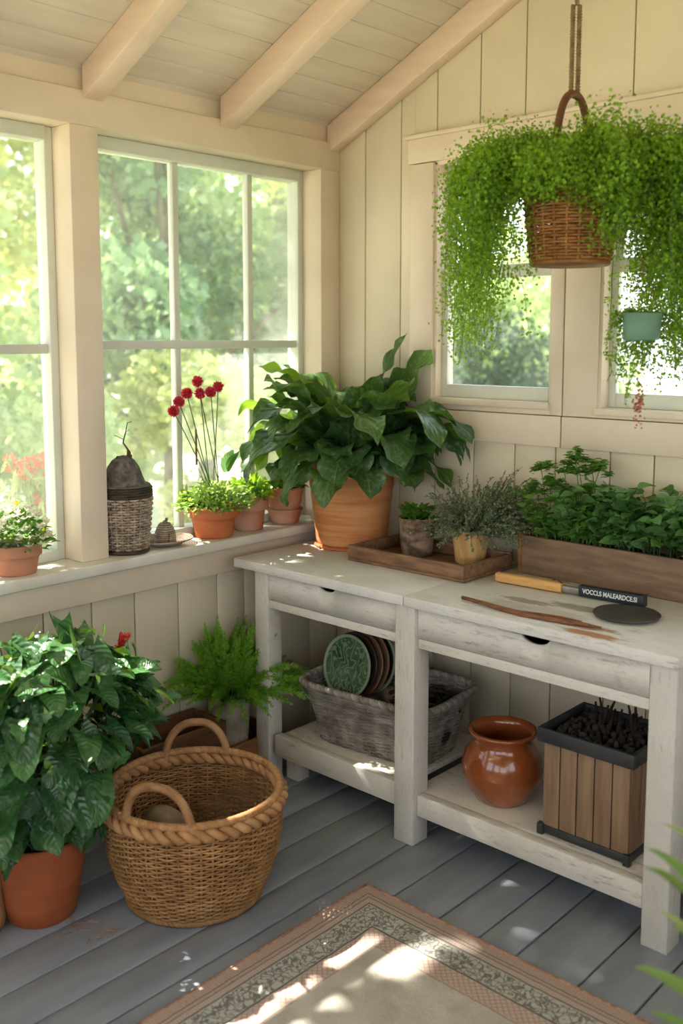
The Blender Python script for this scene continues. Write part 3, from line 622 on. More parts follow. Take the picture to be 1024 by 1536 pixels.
def wispy(cx, cy, z, n, L0, L1, elo, ehi, leafn, lsz, dirbias=None, thick=.0008, hw=None):
    ms, ml = MB(), MB()
    for i in range(n):
        az = rs.rand()*2*PI; el = rs.uniform(elo, ehi); L = rs.uniform(L0, L1)
        if dirbias is not None and rs.rand() < .45: az = dirbias+rs.randn()*.5; L *= 1.3; el *= .8
        d0 = np.array([math.cos(az)*math.cos(el), math.sin(az)*math.cos(el), math.sin(el)])
        p0 = np.array([cx+.03*math.cos(az), cy+.03*math.sin(az), z]); p2 = p0+d0*L+np.array([0, 0, -L*.35*rs.rand()])
        B = bez(p0, p0+d0*L*.6, p2, 8); B[1:] += rs.randn(7, 3)*.004
        B[:, 1] = np.minimum(B[:, 1], 3.085)
        ms.tube(B, thick, 3, caps=False)
        t = rs.uniform(.15, 1, leafn)*7; k = np.minimum(t.astype(int), 6); f = (t-k)[:, None]
        P = B[k]*(1-f)+B[k+1]*f; ml.leaves(T_QUAD, P, randdir(leafn)+d0*.5, randdir(leafn), rs.uniform(lsz*.7, lsz*1.4, leafn))
    for V in ml.V: V[:, 1] = np.minimum(V[:, 1], 3.09)
    return ms, ml
ms, ml = wispy(c[0], c[1], zt+.115, 430, .11, .235, .05, 1.5, 42, .0062, RAY+.05)
ms.obj('stem', 'thyme', tp)['kind'] = 'stuff'; ml.obj('foliage', 'thyme', tp)

# ------------------------------------------------------------------ timber planter along the wall
pb = thing('window_box_planter', (-1.4, 3.0, TOP), 'long grey-brown wooden planter box of leafy herbs against the gable wall', 'planter')
xb0, xb1, yb0, yb1, hb = -1.835, -1.06, 2.925, 3.07, .135
m = MB(); m.box(xb0, xb1, yb0, yb0+.018, TOP, TOP+hb); m.obj('front_panel', 'wood_box', pb, False, .003)
m = MB(); m.box(xb0-.014, xb0-.0005, yb0-.002, yb1, TOP, TOP+hb+.004); m.obj('end_panel', 'wood_crate', pb, False, .002)
m = MB(); m.box(xb1+.0005, xb1+.014, yb0, yb1, TOP, TOP+hb); m.obj('end_panel', 'wood_crate', pb, False, .002)
m = MB(); m.box(xb0, xb1, yb1-.015, yb1, TOP, TOP+hb); m.obj('back_panel', 'wood_box', pb, False, .002)
m = MB(); G = np.zeros((5, 60, 3)); xs = np.linspace(xb0+.002, xb1-.002, 60); yy = np.linspace(yb0+.019, yb1-.016, 5)
for i in range(5): G[i, :, 0] = xs; G[i, :, 1] = yy[i]; G[i, :, 2] = TOP+.112+rs.rand(60)*.012
m.grid(G); m.obj('soil', 'soil', pb)
def bush(ml, ms, xr, yr, z0, n, hfn, lsz, tm=T_OV2, spread=.5, per=6, ymax=3.085):
    for i in range(n):
        x = rs.uniform(*xr); y = rs.uniform(*yr); H = hfn(x)*rs.uniform(.35, 1.0)
        ax = rs.uniform(-1, 1)*spread; ay = rs.uniform(-1, .35)*spread
        p0 = np.array([x, y, z0]); p2 = p0+np.array([ax*H, ay*H, H]); B = bez(p0, p0+np.array([0, 0, H*.6]), p2, 7); B[:, 1] = np.minimum(B[:, 1], ymax-.02)
        ms.tube(B, np.linspace(.0022, .001, 7), 4, caps=False)
        t = np.r_[np.linspace(.35, 1, per)]*5.99; k = np.minimum(t.astype(int), 5); f = (t-k)[:, None]; P = B[k]*(1-f)+B[k+1]*f
        a = rs.rand()*6+np.arange(per)*2.4; D = np.stack([np.cos(a), np.sin(a)-.25, .25+.5*rs.rand(per)], -1)
        ml.leaves(tm, P, D, np.tile([0, 0, 1.0], (per, 1))+rs.randn(per, 3)*.35, rs.uniform(*lsz, per))
    for q in (ml, ms):
        for V in q.V: V[:, 1] = np.minimum(V[:, 1], ymax)
# parsley: tall stalks with frilly heads
ml, ms = MB(), MB()
tops = [on(x, y, 1, 3.0) for x, y in ((810, 700), (805, 735), (862, 685), (845, 700), (885, 690), (868, 705), (850, 740), (835, 745), (790, 740), (880, 735), (825, 725), (905, 745), (900, 700))]
for P2 in tops:
    p0 = np.array([P2[0]+.04*rs.randn(), 2.99, TOP+.11]); B = bez(p0, (p0+P2)/2+[.02, 0, .03], P2, 9); ms.tube(B, .0016, 4, caps=False)
    for j in range(6):
        q = P2+rs.randn(3)*[.022, .012, .012]; nn = 10; a = rs.rand(nn)*6.28
        ml.leaves(T_IVY, np.tile(q, (nn, 1))+rs.randn(nn, 3)*.006, np.stack([np.cos(a), np.sin(a), .3+0*a], -1), np.tile([0, 0, 1.], (nn, 1))+rs.randn(nn, 3)*.3, rs.uniform(.016, .026, nn))
bush(ml, ms, (-1.80, -1.52), (2.95, 3.04), TOP+.11, 60, lambda x: .17, (.022, .036), T_IVY, .45, 8)
for V in ml.V: V[:, 1] = np.minimum(V[:, 1], 3.085)
ms.obj('stem', 'stem', pb)['kind'] = 'stuff'; ml.obj('foliage', 'herb', pb)['label'] = 'frilly parsley leaves'
ml, ms = MB(), MB()
bush(ml, ms, (-1.68, -1.36), (2.95, 3.04), TOP+.11, 70, lambda x: .25-.25*abs(x+1.48), (.038, .060), T_OV2, .45, 7)
bush(ml, ms, (-1.50, -1.15), (2.94, 3.03), TOP+.11, 62, lambda x: .19, (.038, .066), T_OV2, .6, 7)
bush(ml, ms, (-1.28, -1.09), (2.94, 3.03), TOP+.11, 34, lambda x: .22, (.038, .068), T_OV2, .6, 7)
ms.obj('stem', 'stem_dk', pb)['kind'] = 'stuff'; ml.obj('foliage', 'mint', pb)['label'] = 'broad mint-green leaves'

# ------------------------------------------------------------------ tool, plate and split branch on the bench
def tilt_box(mb, A, B, w0, w1, h0, h1, z, n=2, round_=0):
    A = np.array(A); B = np.array(B); d = unit(B-A); s = np.array([-d[1], d[0]])
    G = []
    for k in range(n):
        t = k/(n-1); c = A+(B-A)*t; ww = w0+(w1-w0)*t; hh = h0+(h1-h0)*t
        G.append([(c[0]-s[0]*ww, c[1]-s[1]*ww, z), (c[0]+s[0]*ww, c[1]+s[1]*ww, z), (c[0]+s[0]*ww, c[1]+s[1]*ww, z+hh), (c[0]-s[0]*ww, c[1]-s[1]*ww, z+hh)])
    G = np.array(G); mb.grid(G, cv=True)
    for e in (0, -1): mb.add(G[e], [(0, 1, 2, 3)])
    return mb
tl = thing('hand_tool', (-1.6, 2.76, TOP), 'hand tool with pale wooden handle and navy sleeve lettered in white, lying on the bench', 'tool')
A0, A1, A2, A3 = np.array([-1.828, 2.768]), np.array([-1.585, 2.782]), np.array([-1.525, 2.786]), np.array([-1.318, 2.80])
tilt_box(MB(), A0, A1, .014, .017, .030, .032, TOP+.002, 6).obj('handle', 'handle', tl, False, .006)
tilt_box(MB(), A1, A2, .009, .009, .020, .020, TOP+.006).obj('ferrule', 'steel', tl, False, .002)
tilt_box(MB(), A2, A3, .014, .014, .034, .034, TOP+.003).obj('sleeve', 'sleeve', tl, False, .002)
m = MB(); tilt_box(m, A3-[.03, 0], A3+[.004, 0], .008, .010, .003, .003, TOP+.0); tilt_box(m, A3+[.0005, 0], A3+[.006, 0], .015, .015, .036, .038, TOP+.002); m.obj('end_cap', 'black', tl, False)
m = MB(); m.tube(bez((-1.585, 2.775, TOP+.033), (-1.600, 2.77, TOP+.05), (-1.612, 2.772, TOP+.042), 6), .003, 5); m.tube(bez((-1.585, 2.775, TOP+.033), (-1.57, 2.77, TOP+.045), (-1.55, 2.765, TOP+.040), 6), .0012, 4); m.blob((-1.612, 2.772, TOP+.044), (.007, .005, .005), 8, 6); m.obj('twine_knot', 'twig', tl)
tx = bpy.data.curves.new('lettering', 'FONT'); tx.body = 'VOCCLS MALEARDCE.SI'; tx.size = .021; tx.extrude = .0004; tx.align_x = 'CENTER'; tx.align_y = 'CENTER'; tx.offset = .0006
to = bpy.data.objects.new('lettering_curve', tx); COL.objects.link(to); bpy.context.view_layer.update()
me = bpy.data.meshes.new_from_object(to.evaluated_get(bpy.context.evaluated_depsgraph_get())); bpy.data.objects.remove(to)
wd_ = max(v.co.x for v in me.vertices)-min(v.co.x for v in me.vertices)
an = math.atan2(A3[1]-A2[1], A3[0]-A2[0]); sd_ = unit(np.array([A3[1]-A2[1], -(A3[0]-A2[0])]))
mid = (A2+A3)/2+sd_*.0146
mt = Matrix.Translation(Vector((mid[0], mid[1], TOP+.021))) @ Matrix.Rotation(an, 4, 'Z') @ Matrix.Rotation(PI/2, 4, 'X') @ Matrix.Diagonal((.18/wd_, 1, 1, 1))
me.transform(Matrix.Translation(-wloc(tl)) @ mt); me.materials.append(MT['ink'])
lo = bpy.data.objects.new('lettering', me); COL.objects.link(lo); lo.parent = tl
dk = MB(); dk.lathe([(0, 0), (.07, 0), (.094, .005), (.098, .011), (.096, .013), (.085, .009), (.07, .006), (0, .006)], (-1.305, 2.665, TOP), 48)
tag(dk.obj('round_plate', 'plate_black'), 'round flat matt black plate lying on the bench top', 'plate')
m = MB(); zb = TOP+.006
P = np.array([(-1.775, 2.492, zb+.002), (-1.70, 2.478, zb+.003), (-1.62, 2.466, zb+.002), (-1.54, 2.462, zb), (-1.45, 2.470, zb), (-1.36, 2.488, zb), (-1.30, 2.50, zb-.002)])
m.tube(P, [.006, .007, .0085, .009, .008, .007, .003], 8)
m.tube(np.array([(-1.56, 2.47, zb), (-1.50, 2.49, zb), (-1.43, 2.507, zb), (-1.37, 2.515, zb-.001)]), [.005, .006, .005, .002], 6)
tag(m.obj('split_branch', 'stick'), 'thin split brown branch lying along the front of the bench top', 'branch')

# ------------------------------------------------------------------ grey basket, plates and bark on the left shelf
gb = thing('rectangular_wicker_basket', (-2.235, 2.69, SH1), 'rectangular grey-washed wicker basket on the lower left shelf, holding the plates', 'basket')
gc = (-2.245, 2.69, SH1+.004); grot = math.radians(6)
gp = lambda t: (.232+.048*t**1.3, .215*t)
m = MB(); weave(m, gc, gp, 32, 44, .0037, .003, p=6, rot=grot, ratio=lambda a: a-.092, pair=1, jit=.0006); m.obj('woven_side', 'wick_grey', gb)
m = MB(); top = ring_path((gc[0], gc[1], gc[2]+.222), .288, .196, 260, 6, grot)
rope(m, top, .007, .0075, 46, 3, True, rnd=(0, .5, 1)); m.obj('braided_rim', 'wick_grey', gb)
m = MB(); q = ring_path((gc[0], gc[1], gc[2]+.002), .225, .135, 40, 6, grot); ctr = q.mean(0); m.add(np.vstack([q, ctr]), [(i, (i+1) % 40, 40) for i in range(40)]); m.obj('basket_base', 'wick_dk', gb)
ct = thing('folded_cloth', (-2.24, 2.69, SH1+.01), 'bundle of taupe cloth rolled up inside the grey basket behind the plates', 'cloth')
m = MB(); m.blob((gc[0]-.09, gc[1]-.01, SH1+.085), (.125, .115, .075), 26, 14, .10, 3); m.obj('cloth_fold', 'cotton', ct)
m = MB(); m.blob((gc[0]+.02, gc[1]+.045, SH1+.165), (.13, .045, .032), 24, 12, .08, 5); m.obj('cloth_roll', 'cotton', ct)
m = MB(); m.blob((gc[0]+.06, gc[1]-.02, SH1+.08), (.06, .10, .07), 20, 12, .1, 9); m.obj('cloth_fold', 'cotton', ct)
bk = thing('bark_heap', (-2.08, 2.72, SH1+.01), 'heap of dark curled bark pieces in the right end of the grey basket', 'bark')
m = MB(); m.blob((-2.09, 2.715, SH1+.09), (.09, .10, .085), 20, 12, .1, 11)
for i in range(70):
    p = np.array([-2.09+rs.uniform(-.09, .09), 2.715+rs.uniform(-.10, .10), SH1+.165+rs.uniform(-.01, .045)]); a = rs.rand()*PI; d = np.array([math.cos(a), math.sin(a), rs.uniform(-.3, .3)])*.03
    m.tube(bez(p-d, p+[0, 0, .015], p+d, 5), rs.uniform(.004, .009), 6, rnd=rs.rand())
m.obj('bark_piece', 'bark', bk)['kind'] = 'stuff'
# five plates standing on edge
pc0 = np.array([-2.385, 2.63]); nrm = unit(np.array([.28, -1.0, 0.0])); nrm = np.array([-.20, -.98, .0]); nrm = unit(nrm)
def plate(i, xy, rad, mats, label):
    c = np.array([xy[0], xy[1], SH1+.165+rad-.012])
    ax = unit(np.array([-.02, -.97, .22]))
    t = thing('round_plate', tuple(c), label, 'plate', 'round plates standing in the grey basket')
    e1 = unit(np.cross(ax, [0, 0, 1])); e2 = np.cross(e1, ax)
    def disc(prof, mat, nm):
        th = np.arange(48)*2*PI/48; pr = np.array(prof); G = c+pr[:, 0][:, None, None]*(e1*np.cos(th)[:, None]+e2*np.sin(th)[:, None])[None]+pr[:, 1][:, None, None]*ax
        mm = MB(); mm.grid(G, cv=True); mm.obj(nm, mat, t)
    disc([(0, .001), (rad*.62, .002), (rad*.9, .009)], mats[0], 'plate_face')
    disc([(rad*.9, .009), (rad*.98, .0125), (rad, .011), (rad, .008), (rad*.62, -.005), (0, -.005)], mats[1], 'plate_rim')
lbl = ['front plate of the standing row, green patterned face with a pale rim', 'second standing plate, dark brown edge right behind the green patterned plate', 'third of the standing plates, brown, in the middle of the row', 'fourth standing plate, brown, next to the last in the row', 'rearmost of the standing plates, dark, nearest the wall']
mts = [('plate_green', 'plate_rim'), ('plate_dark', 'plate_dark'), ('plate_brown', 'plate_brown'), ('plate_brown', 'plate_brown'), ('plate_dark', 'plate_rim')]
for i in range(5): plate(i, pc0+np.array([.007, .026])*i*1.0, [.118, .120, .120, .121, .122][i], mts[i], lbl[i])

# ------------------------------------------------------------------ glazed pot and slatted planter on the right shelf
gz = thing('glazed_crock', (-1.665, 2.63, SH2), 'round glossy brown glazed earthenware pot on the lower right shelf', 'pot')
m = MB(); pr = [(0, 0), (.075, 0), (.082, .006), (.105, .04), (.124, .085), (.127, .115), (.118, .155), (.102, .180), (.094, .195), (.094, .210), (.103, .222), (.108, .228), (.107, .234), (.098, .236), (.088, .215), (.088, .19), (.105, .165), (.115, .115), (.10, .05), (.06, .012), (0, .012)]
m.lathe([(r*1.04, z) for r, z in pr], (-1.695, 2.615, SH2), 64); m.obj('pot_body', 'glaze', gz)
m = MB(); m.lathe([(.0, .10), (.108, .10)], (-1.695, 2.615, SH2), 40)
m.obj('soil', 'soil', gz)
sp = thing('slatted_planter', (-1.33, 2.62, SH2), 'square taupe slatted wooden planter with charcoal rims, full of dark bark, on the right shelf', 'planter')
cx, cy = -1.335, 2.625; hx, hy = .140, .125; hz0, hz1 = SH2, SH2+.30
def frame_ring(mb, z0, z1, a, b, t=.012):
    mb.box(cx-a, cx+a, cy-b, cy-b+t, z0, z1); mb.box(cx-a, cx+a, cy+b-t, cy+b, z0, z1); mb.box(cx-a, cx-a+t, cy-b+t, cy+b-t, z0, z1); mb.box(cx+a-t, cx+a, cy-b+t, cy+b-t, z0, z1)
m = MB(); m.box(cx-hx-.004, cx+hx+.004, cy-hy-.004, cy+hy+.004, hz0+.004, hz0+.03); m.obj('bottom_band', 'black', sp, False, .003)
for sx in (-1, 1):
    for sy in (-1, 1): m = MB().box(cx+sx*hx-.012, cx+sx*hx+.008, cy+sy*hy-.012, cy+sy*hy+.008, hz0, hz0+.034); m.obj('corner_foot', 'black', sp, False, .002)
m = MB(); frame_ring(m, hz1-.008, hz1+.035, hx+.016, hy+.016, .014); m.obj('top_band', 'black', sp, False, .003)
m = MB(); m.box(cx-hx+.006, cx+hx-.006, cy-hy+.006, cy+hy-.006, hz0+.031, hz1-.03); m.obj('liner', 'black', sp, False)
n = 5; sw = 2*hx/n
for k in range(n):
    MB().box(cx-hx+k*sw+.002, cx-hx+(k+1)*sw-.002, cy-hy, cy-hy+.006, hz0+.03, hz1-.006, rnd=rs.rand()).obj('slat', 'slat', sp, False, .001)
    MB().box(cx-hx+k*sw+.002, cx-hx+(k+1)*sw-.002, cy+hy-.006, cy+hy, hz0+.03, hz1-.006).obj('slat', 'slat', sp, False, .001)
n = 4; sw = 2*(hy-.007)/n
for k in range(n):
    for sx in (-1, 1): MB().box(cx+sx*(hx-.003)-.003, cx+sx*(hx-.003)+.003, cy-hy+.007+k*sw+.002, cy-hy+.007+(k+1)*sw-.002, hz0+.03, hz1-.006).obj('slat', 'slat', sp, False, .001)
m = MB()
for i in range(420):
    p = np.array([cx+rs.uniform(-.125, .125), cy+rs.uniform(-.11, .11), hz1+.0+rs.uniform(-.02, .028)]); m.blob(p, rs.uniform(.005, .014, 3), 7, 5, .3, i, rnd=rs.rand())
m.box(cx-hx+.006, cx+hx-.006, cy-hy+.006, cy+hy-.006, hz1-.03, hz1-.002)
o = m.obj('bark_mulch', 'bark', sp); o['kind'] = 'stuff'
m = MB()
for i in range(16):
    p = np.array([cx+rs.uniform(-.06, .10), cy+rs.uniform(-.0, .10), hz1]); H = rs.uniform(.05, .10); q = p+[rs.uniform(-.02, .02), rs.uniform(-.02, .02), H]
    m.tube(bez(p, (p+q)/2+rs.randn(3)*.006, q, 6), np.linspace(.008, .003, 6), 6, rnd=rs.rand())
m.obj('dead_stem', 'bark', sp)['kind'] = 'stuff'

# ------------------------------------------------------------------ big oval basket on the floor
BC = np.array([-2.235, 1.775])
bb = thing('large_wicker_basket', (BC[0], BC[1], 0), 'big round honey-coloured wicker basket with a braided rim and arched handles on the floor', 'basket')
def bprof(t): return (.196+.062*math.sin(min(1, t*1.25)*PI/2)**.9+.004*t, .012+.285*t)
m = MB(); weave(m, (BC[0], BC[1], 0), bprof, 36, 52, .0034, .0042, 2, 0, 1.0, sr=.0036, spl=4, jit=.0005); m.obj('woven_side', 'wick', bb)
m = MB(); rope(m, ring_path((BC[0], BC[1], .305), .262, .262, 400), .010, .0125, 22, 2, True, 7, rnd=(.3, 1)); m.obj('braided_rim', 'wick_rim', bb)
m = MB(); rope(m, ring_path((BC[0], BC[1], .330), .258, .258, 400), .004, .0085, 60, 3, True, 6, rnd=(.3, .7, 1)); m.obj('wrapped_rim', 'wick_rim', bb)
m = MB(); rope(m, ring_path((BC[0], BC[1], .012), .2, .2, 200), .003, .008, 40, 2, True, 6); m.obj('foot_ring', 'wick', bb)
m = MB(); m.lathe([(0, .004), (.198, .004), (.198, .010), (0, .010)], (BC[0], BC[1], 0), 40)
for i in range(9):
    m.tube(ring_path((BC[0], BC[1], .013), .02+.02*i, .02+.02*i, 40), .006, 5, True)
m.obj('basket_base', 'wick_dk', bb)
def arch(ang, half, hgt, mbm, wrap=True, R=.257):
    a = np.linspace(-half, half, 60); u = np.linspace(-1, 1, 60)
    z = .30+hgt*np.sqrt(np.maximum(0, 1-np.abs(u)**2.4))
    P = np.stack([BC[0]+R*np.cos(ang+a*np.abs(np.sin(u*PI/2))**0*1), BC[1]+R*np.sin(ang+a), z], -1)
    P[:, 0] = BC[0]+R*np.cos(ang+a)
    mbm.tube(P, .0125, 10)
    rope(mbm, P, .0095, .0058, 30, 4, False, 5, rnd=(.2, .5, .8, 1))
fa = math.atan2(1.575-BC[1], -2.10-BC[0])-.12
m = MB(); arch(fa, .40, .142, m); m.obj('handle', 'wick_rim', bb)
m = MB(); arch(fa+PI+.38, .40, .125, m); m.obj('handle', 'wick_rim', bb)
m = MB(); m.blob((-2.225, 1.665, .15), (.118, .088, .128), 30, 18, .16, 29, freq=1.7, flat=.02); tag(m.obj('stone', 'stone'), 'lumpy grey-brown stone lying inside the big round floor basket', 'stone')

# ------------------------------------------------------------------ heart-leaved plant in the orange pot
PC = (-2.475, 1.40)
hp = thing('potted_vine_plant', (PC[0], PC[1], 0), 'bushy glossy heart-leaved plant with one red bud in an orange terracotta pot on the floor', 'potted plant')
m = MB(); pr = [(0, 0), (.088, 0), (.094, .005), (.105, .06), (.112, .11), (.114, .115), (.118, .14), (.1195, .145), (.128, .215), (.131, .235), (.128, .242), (.118, .242), (.112, .2), (.09, .02), (0, .02)]
m.lathe([(r*1.04, z*1.02) for r, z in pr], (PC[0], PC[1], 0), 56); m.obj('pot', 'terra_floor', hp); soil(PC, .116, .225, hp)
ml, ms, mlt = MB(), MB(), MB()
H0 = np.array([PC[0]-.02, PC[1]+.02, .54]); n = 330
d = unit(rs.randn(n*3, 3)); d = d[(d[:, 2] > -.7)][:n]; n = len(d)
rr = rs.uniform(.55, 1.0, n)**.6
ext = np.stack([np.where(d[:, 0] > 0, .27, .30), np.where(d[:, 1] > 0, .38, .40), np.where(d[:, 2] > 0, .27, .36)], -1)
P = H0+d*ext*rr[:, None]
P = P[(P[:, 2] > .20)]; P[:, 0] = np.where(P[:, 0] < -2.80, -2.80+(P[:, 0]+2.80)*.15, P[:, 0])
# leaves stay out of the basket beside the pot
keep = ~((np.hypot(P[:, 0]-BC[0], P[:, 1]-BC[1]) < .30) & (P[:, 2] < .50)); P = P[keep]; n = len(P)
Pn = 46; an_ = rs.rand(Pn)*6.28; rr_ = rs.uniform(.08, .17, Pn); ex = np.stack([PC[0]+rr_*np.cos(an_), PC[1]+rr_*np.sin(an_), .34-rr_*.45+rs.rand(Pn)*.06], -1); P = np.vstack([P, ex]); n = len(P)
o_ = unit(P-H0); az = np.arctan2(o_[:, 1], o_[:, 0])
D = unit(o_*[1, 1, .35]+rs.randn(n, 3)*.35+[0, 0, -.35]); Nn = unit(o_*.7+[0, 0, .9]+rs.randn(n, 3)*.25)
sz = rs.uniform(.065, .125, n); sz[-46:] *= .85
ml.leaves(T_HEART, P-D*sz[:, None]*.35, D, Nn, sz)
ks = rs.randint(0, n, 300); jt = rs.randn(300, 3)*.035; Ps = P[ks]+jt; Ps[:, 0] = np.maximum(Ps[:, 0], -2.81); ml.leaves(T_IVY, Ps, D[ks]+rs.randn(300, 3)*.5, Nn[ks]+rs.randn(300, 3)*.3, rs.uniform(.032, .062, 300))
for i in range(0, n, 3):
    base = np.array([PC[0]+rs.uniform(-.07, .07), PC[1]+rs.uniform(-.07, .07), .235]); q = P[i]-D[i]*sz[i]*.3
    ms.tube(bez(base, base*.5+q*.5+[0, 0, .08], q, 8), .0022, 4, caps=False)
for (x, y, xx) in ((100, 1115, -2.42), (108, 1108, -2.42), (88, 1118, -2.4), (120, 1112, -2.45), (128, 970, -2.6), (148, 1035, -2.55), (160, 1005, -2.55), (172, 1003, -2.55), (190, 1015, -2.6), (80, 1065, -2.5), (120, 1080, -2.5), (30, 1080, -2.5), (22, 1100, -2.5), (14, 1090, -2.5), (140, 1062, -2.5)):
    q = on(x, y, 0, xx); k = 3; a = rs.rand(k)*6.28
    mlt.leaves(T_OV, np.tile(q, (k, 1)), np.stack([np.cos(a), np.sin(a), .3+0*a], -1), np.tile([0, 0, 1.], (k, 1))+rs.randn(k, 3)*.3, rs.uniform(.03, .055, k))
fl_t = on(178, 968, 0, -2.56); fl_b = on(155, 1040, 0, -2.54)
ms.tube(bez(fl_b-[0, 0, .25], fl_b, fl_t, 10), .003, 5)
ml.obj('foliage', 'heart', hp); ms.obj('stem', 'stem_dk', hp)['kind'] = 'stuff'; mlt.obj('foliage', 'heart_lt', hp)['label'] = 'lime-green young leaves'
m = MB(); n = 90; t = rs.rand(n); a = rs.rand(n)*6.28; ft = fl_t+np.array([.012, .012, .028]); P = fl_t+(ft-fl_t)*t[:, None]*1.6-[0, 0, .012]
m.leaves(T_PET, P+np.stack([np.cos(a), np.sin(a), 0*a], -1)*.006, np.stack([np.cos(a), np.sin(a), .9+0*a], -1), np.stack([np.cos(a), np.sin(a), -.5+0*a], -1), .014); m.blob(fl_t+[.006, .006, .012], (.010, .010, .026), 12, 8)
m.obj('flower_bud', 'coral', hp)

# ------------------------------------------------------------------ crates and fern behind the basket
dc = thing('dark_wooden_box', (-2.74, 2.12, 0), 'dark brown wooden box half hidden behind the big basket and under the vine leaves', 'box')
m = MB(); x0, x1, y0, y1 = -2.855, -2.665, 1.90, 2.275
m.box(x1-.016, x1, y0, y1, 0, .27); m.box(x0, x0+.016, y0, y1, 0, .27); m.box(x0+.0165, x1-.0165, y0, y0+.016, 0, .27); m.box(x0+.0165, x1-.0165, y1-.016, y1, 0, .27); m.obj('box_side', 'wood_dark', dc, False, .004)
m = MB(); m.box(x0+.0165, x1-.0165, y0+.0165, y1-.0165, .0, .012); m.obj('box_base', 'wood_dark', dc, False)
lc = thing('low_wooden_crate', (-2.74, 2.45, 0), 'low warm brown wooden crate on the floor that the stone fern pot stands in', 'crate')
x0, x1, y0, y1 = -2.862, -2.665, 2.285, 2.56
for (a, b) in ((.012, .085), (.09, .155)):
    MB().box(x1-.014, x1, y0, y1-.0, a, b).obj('slat', 'wood_crate', lc, False, .003); MB().box(x0, x0+.014, y0, y1, a, b).obj('slat', 'wood_crate', lc, False, .003)
    MB().box(x0+.0145, x1-.0145, y1-.014, y1, a, b).obj('slat', 'wood_crate', lc, False, .003); MB().box(x0+.0145, x1-.0145, y0, y0+.014, a, b).obj('slat', 'wood_crate', lc, False, .003)
MB().box(x0, x1, y0, y1, 0, .0115).box(x0+.015, x1-.015, y0+.015, y1-.015, .04, .052).obj('crate_base', 'wood_crate', lc, False, .002)
FC = (-2.765, 2.375)
fp = thing('potted_fern', (FC[0], FC[1], .0525), 'bright green feathery foxtail fern in a rough grey stone pot standing in the low crate', 'potted plant')
open_pot(MB(), (FC[0], FC[1], .0525), .064, .082, .265, .01, wob=.01).obj('pot', 'concrete', fp); soil(FC, .07, .302, fp)
ml, ms = MB(), MB()
for i in range(120):
    az = rs.rand()*2*PI; el = rs.uniform(.25, 1.5); L = rs.uniform(.22, .34)
    if i < 6: az = RAY+rs.uniform(-.35, .35); el = rs.uniform(.3, .6); L = rs.uniform(.32, .40)
    b = np.array([FC[0]+.035*math.cos(az), FC[1]+.035*math.sin(az), .315]); d0 = np.array([math.cos(az)*math.cos(el), math.sin(az)*math.cos(el), math.sin(el)])
    B = bez(b, b+d0*L*.65, b+d0*L+[0, 0, -.10*math.cos(el)*L/.3], 14)
    ms.tube(B, np.linspace(.002, .0008, 14), 4, caps=False)
    k = 190; t = rs.uniform(.12, 1, k)**.9; tt = t*12.99; j = tt.astype(int); f = (tt-j)[:, None]; P = B[j]*(1-f)+B[j+1]*f
    T = unit(B[j+1]-B[j]); R = unit(np.cross(T, rs.randn(k, 3))); ln = .023*(1-.75*t**3)*rs.uniform(.7, 1.1, k)
    ml.leaves(T_NEED, P, R+T*.8, np.cross(R, T), ln*1.15, rnd=np.clip(.3+.6*t+rs.randn(k)*.15, 0, 1))
for q in (ml, ms):
    for V in q.V: V[:, 0] = np.where(V[:, 0] < -2.83, -2.83+(V[:, 0]+2.83)*.12, V[:, 0])
ml.obj('foliage', 'fern', fp); ms.obj('stem', 'stem', fp)['kind'] = 'stuff'

# bark-covered log planter at the left edge, debris
m = MB(); lg = (-2.545, 1.235); pr = [(0, 0), (.078, 0), (.082, .02)]+[(.080+.003*math.sin(k*1.7), .02+.28*k/10) for k in range(1, 11)]+[(.076, .305), (0, .305)]
m.lathe(pr, (lg[0], lg[1], 0), 40, wob=.03); tag(m.obj('wooden_stump', 'wick_rim'), 'upright light brown wooden stump beside the orange terracotta pot', 'stump')
m = MB()
for i in range(26):
    p = on(rs.uniform(108, 175), rs.uniform(1378, 1412), 2, .003); a = rs.rand()*6.28; L = rs.uniform(.008, .05); q = p+[math.cos(a)*L, math.sin(a)*L, .002]
    m.tube(bez(p, (p+q)/2+[rs.uniform(-.006, .006), rs.uniform(-.006, .006), .003], q, 5), .0011, 4)
tag(m.obj('plant_debris', 'twig_pale'), 'scatter of pale dry twigs and crumbs on the floor before the orange pot', 'debris', kind='stuff')

# ------------------------------------------------------------------ things on the sill
S = .9055
def leafmass(parent, c, z, n, R, H, sz, mat, tm=T_OV, up=.5, name='foliage', zlo=0.0, label=None):
    m = MB(); d = randdir(n, 0.0); d[:, 2] = np.abs(d[:, 2]); k = rs.uniform(.35, 1, n)**.5
    P = np.array([c[0], c[1], z])+d*[R, R, H]*k[:, None]; P[:, 2] += zlo
    D = unit(d*[1, 1, .3]+[0, 0, up]+rs.randn(n, 3)*.35); m.leaves(tm, P, D, d*.4+[0, 0, 1]+rs.randn(n, 3)*.3, rs.uniform(*sz, n))
    for V in m.V: V[:, 0] = np.maximum(V[:, 0], -2.975)
    o = m.obj(name, mat, parent)
    if label: o['label'] = label
    return o
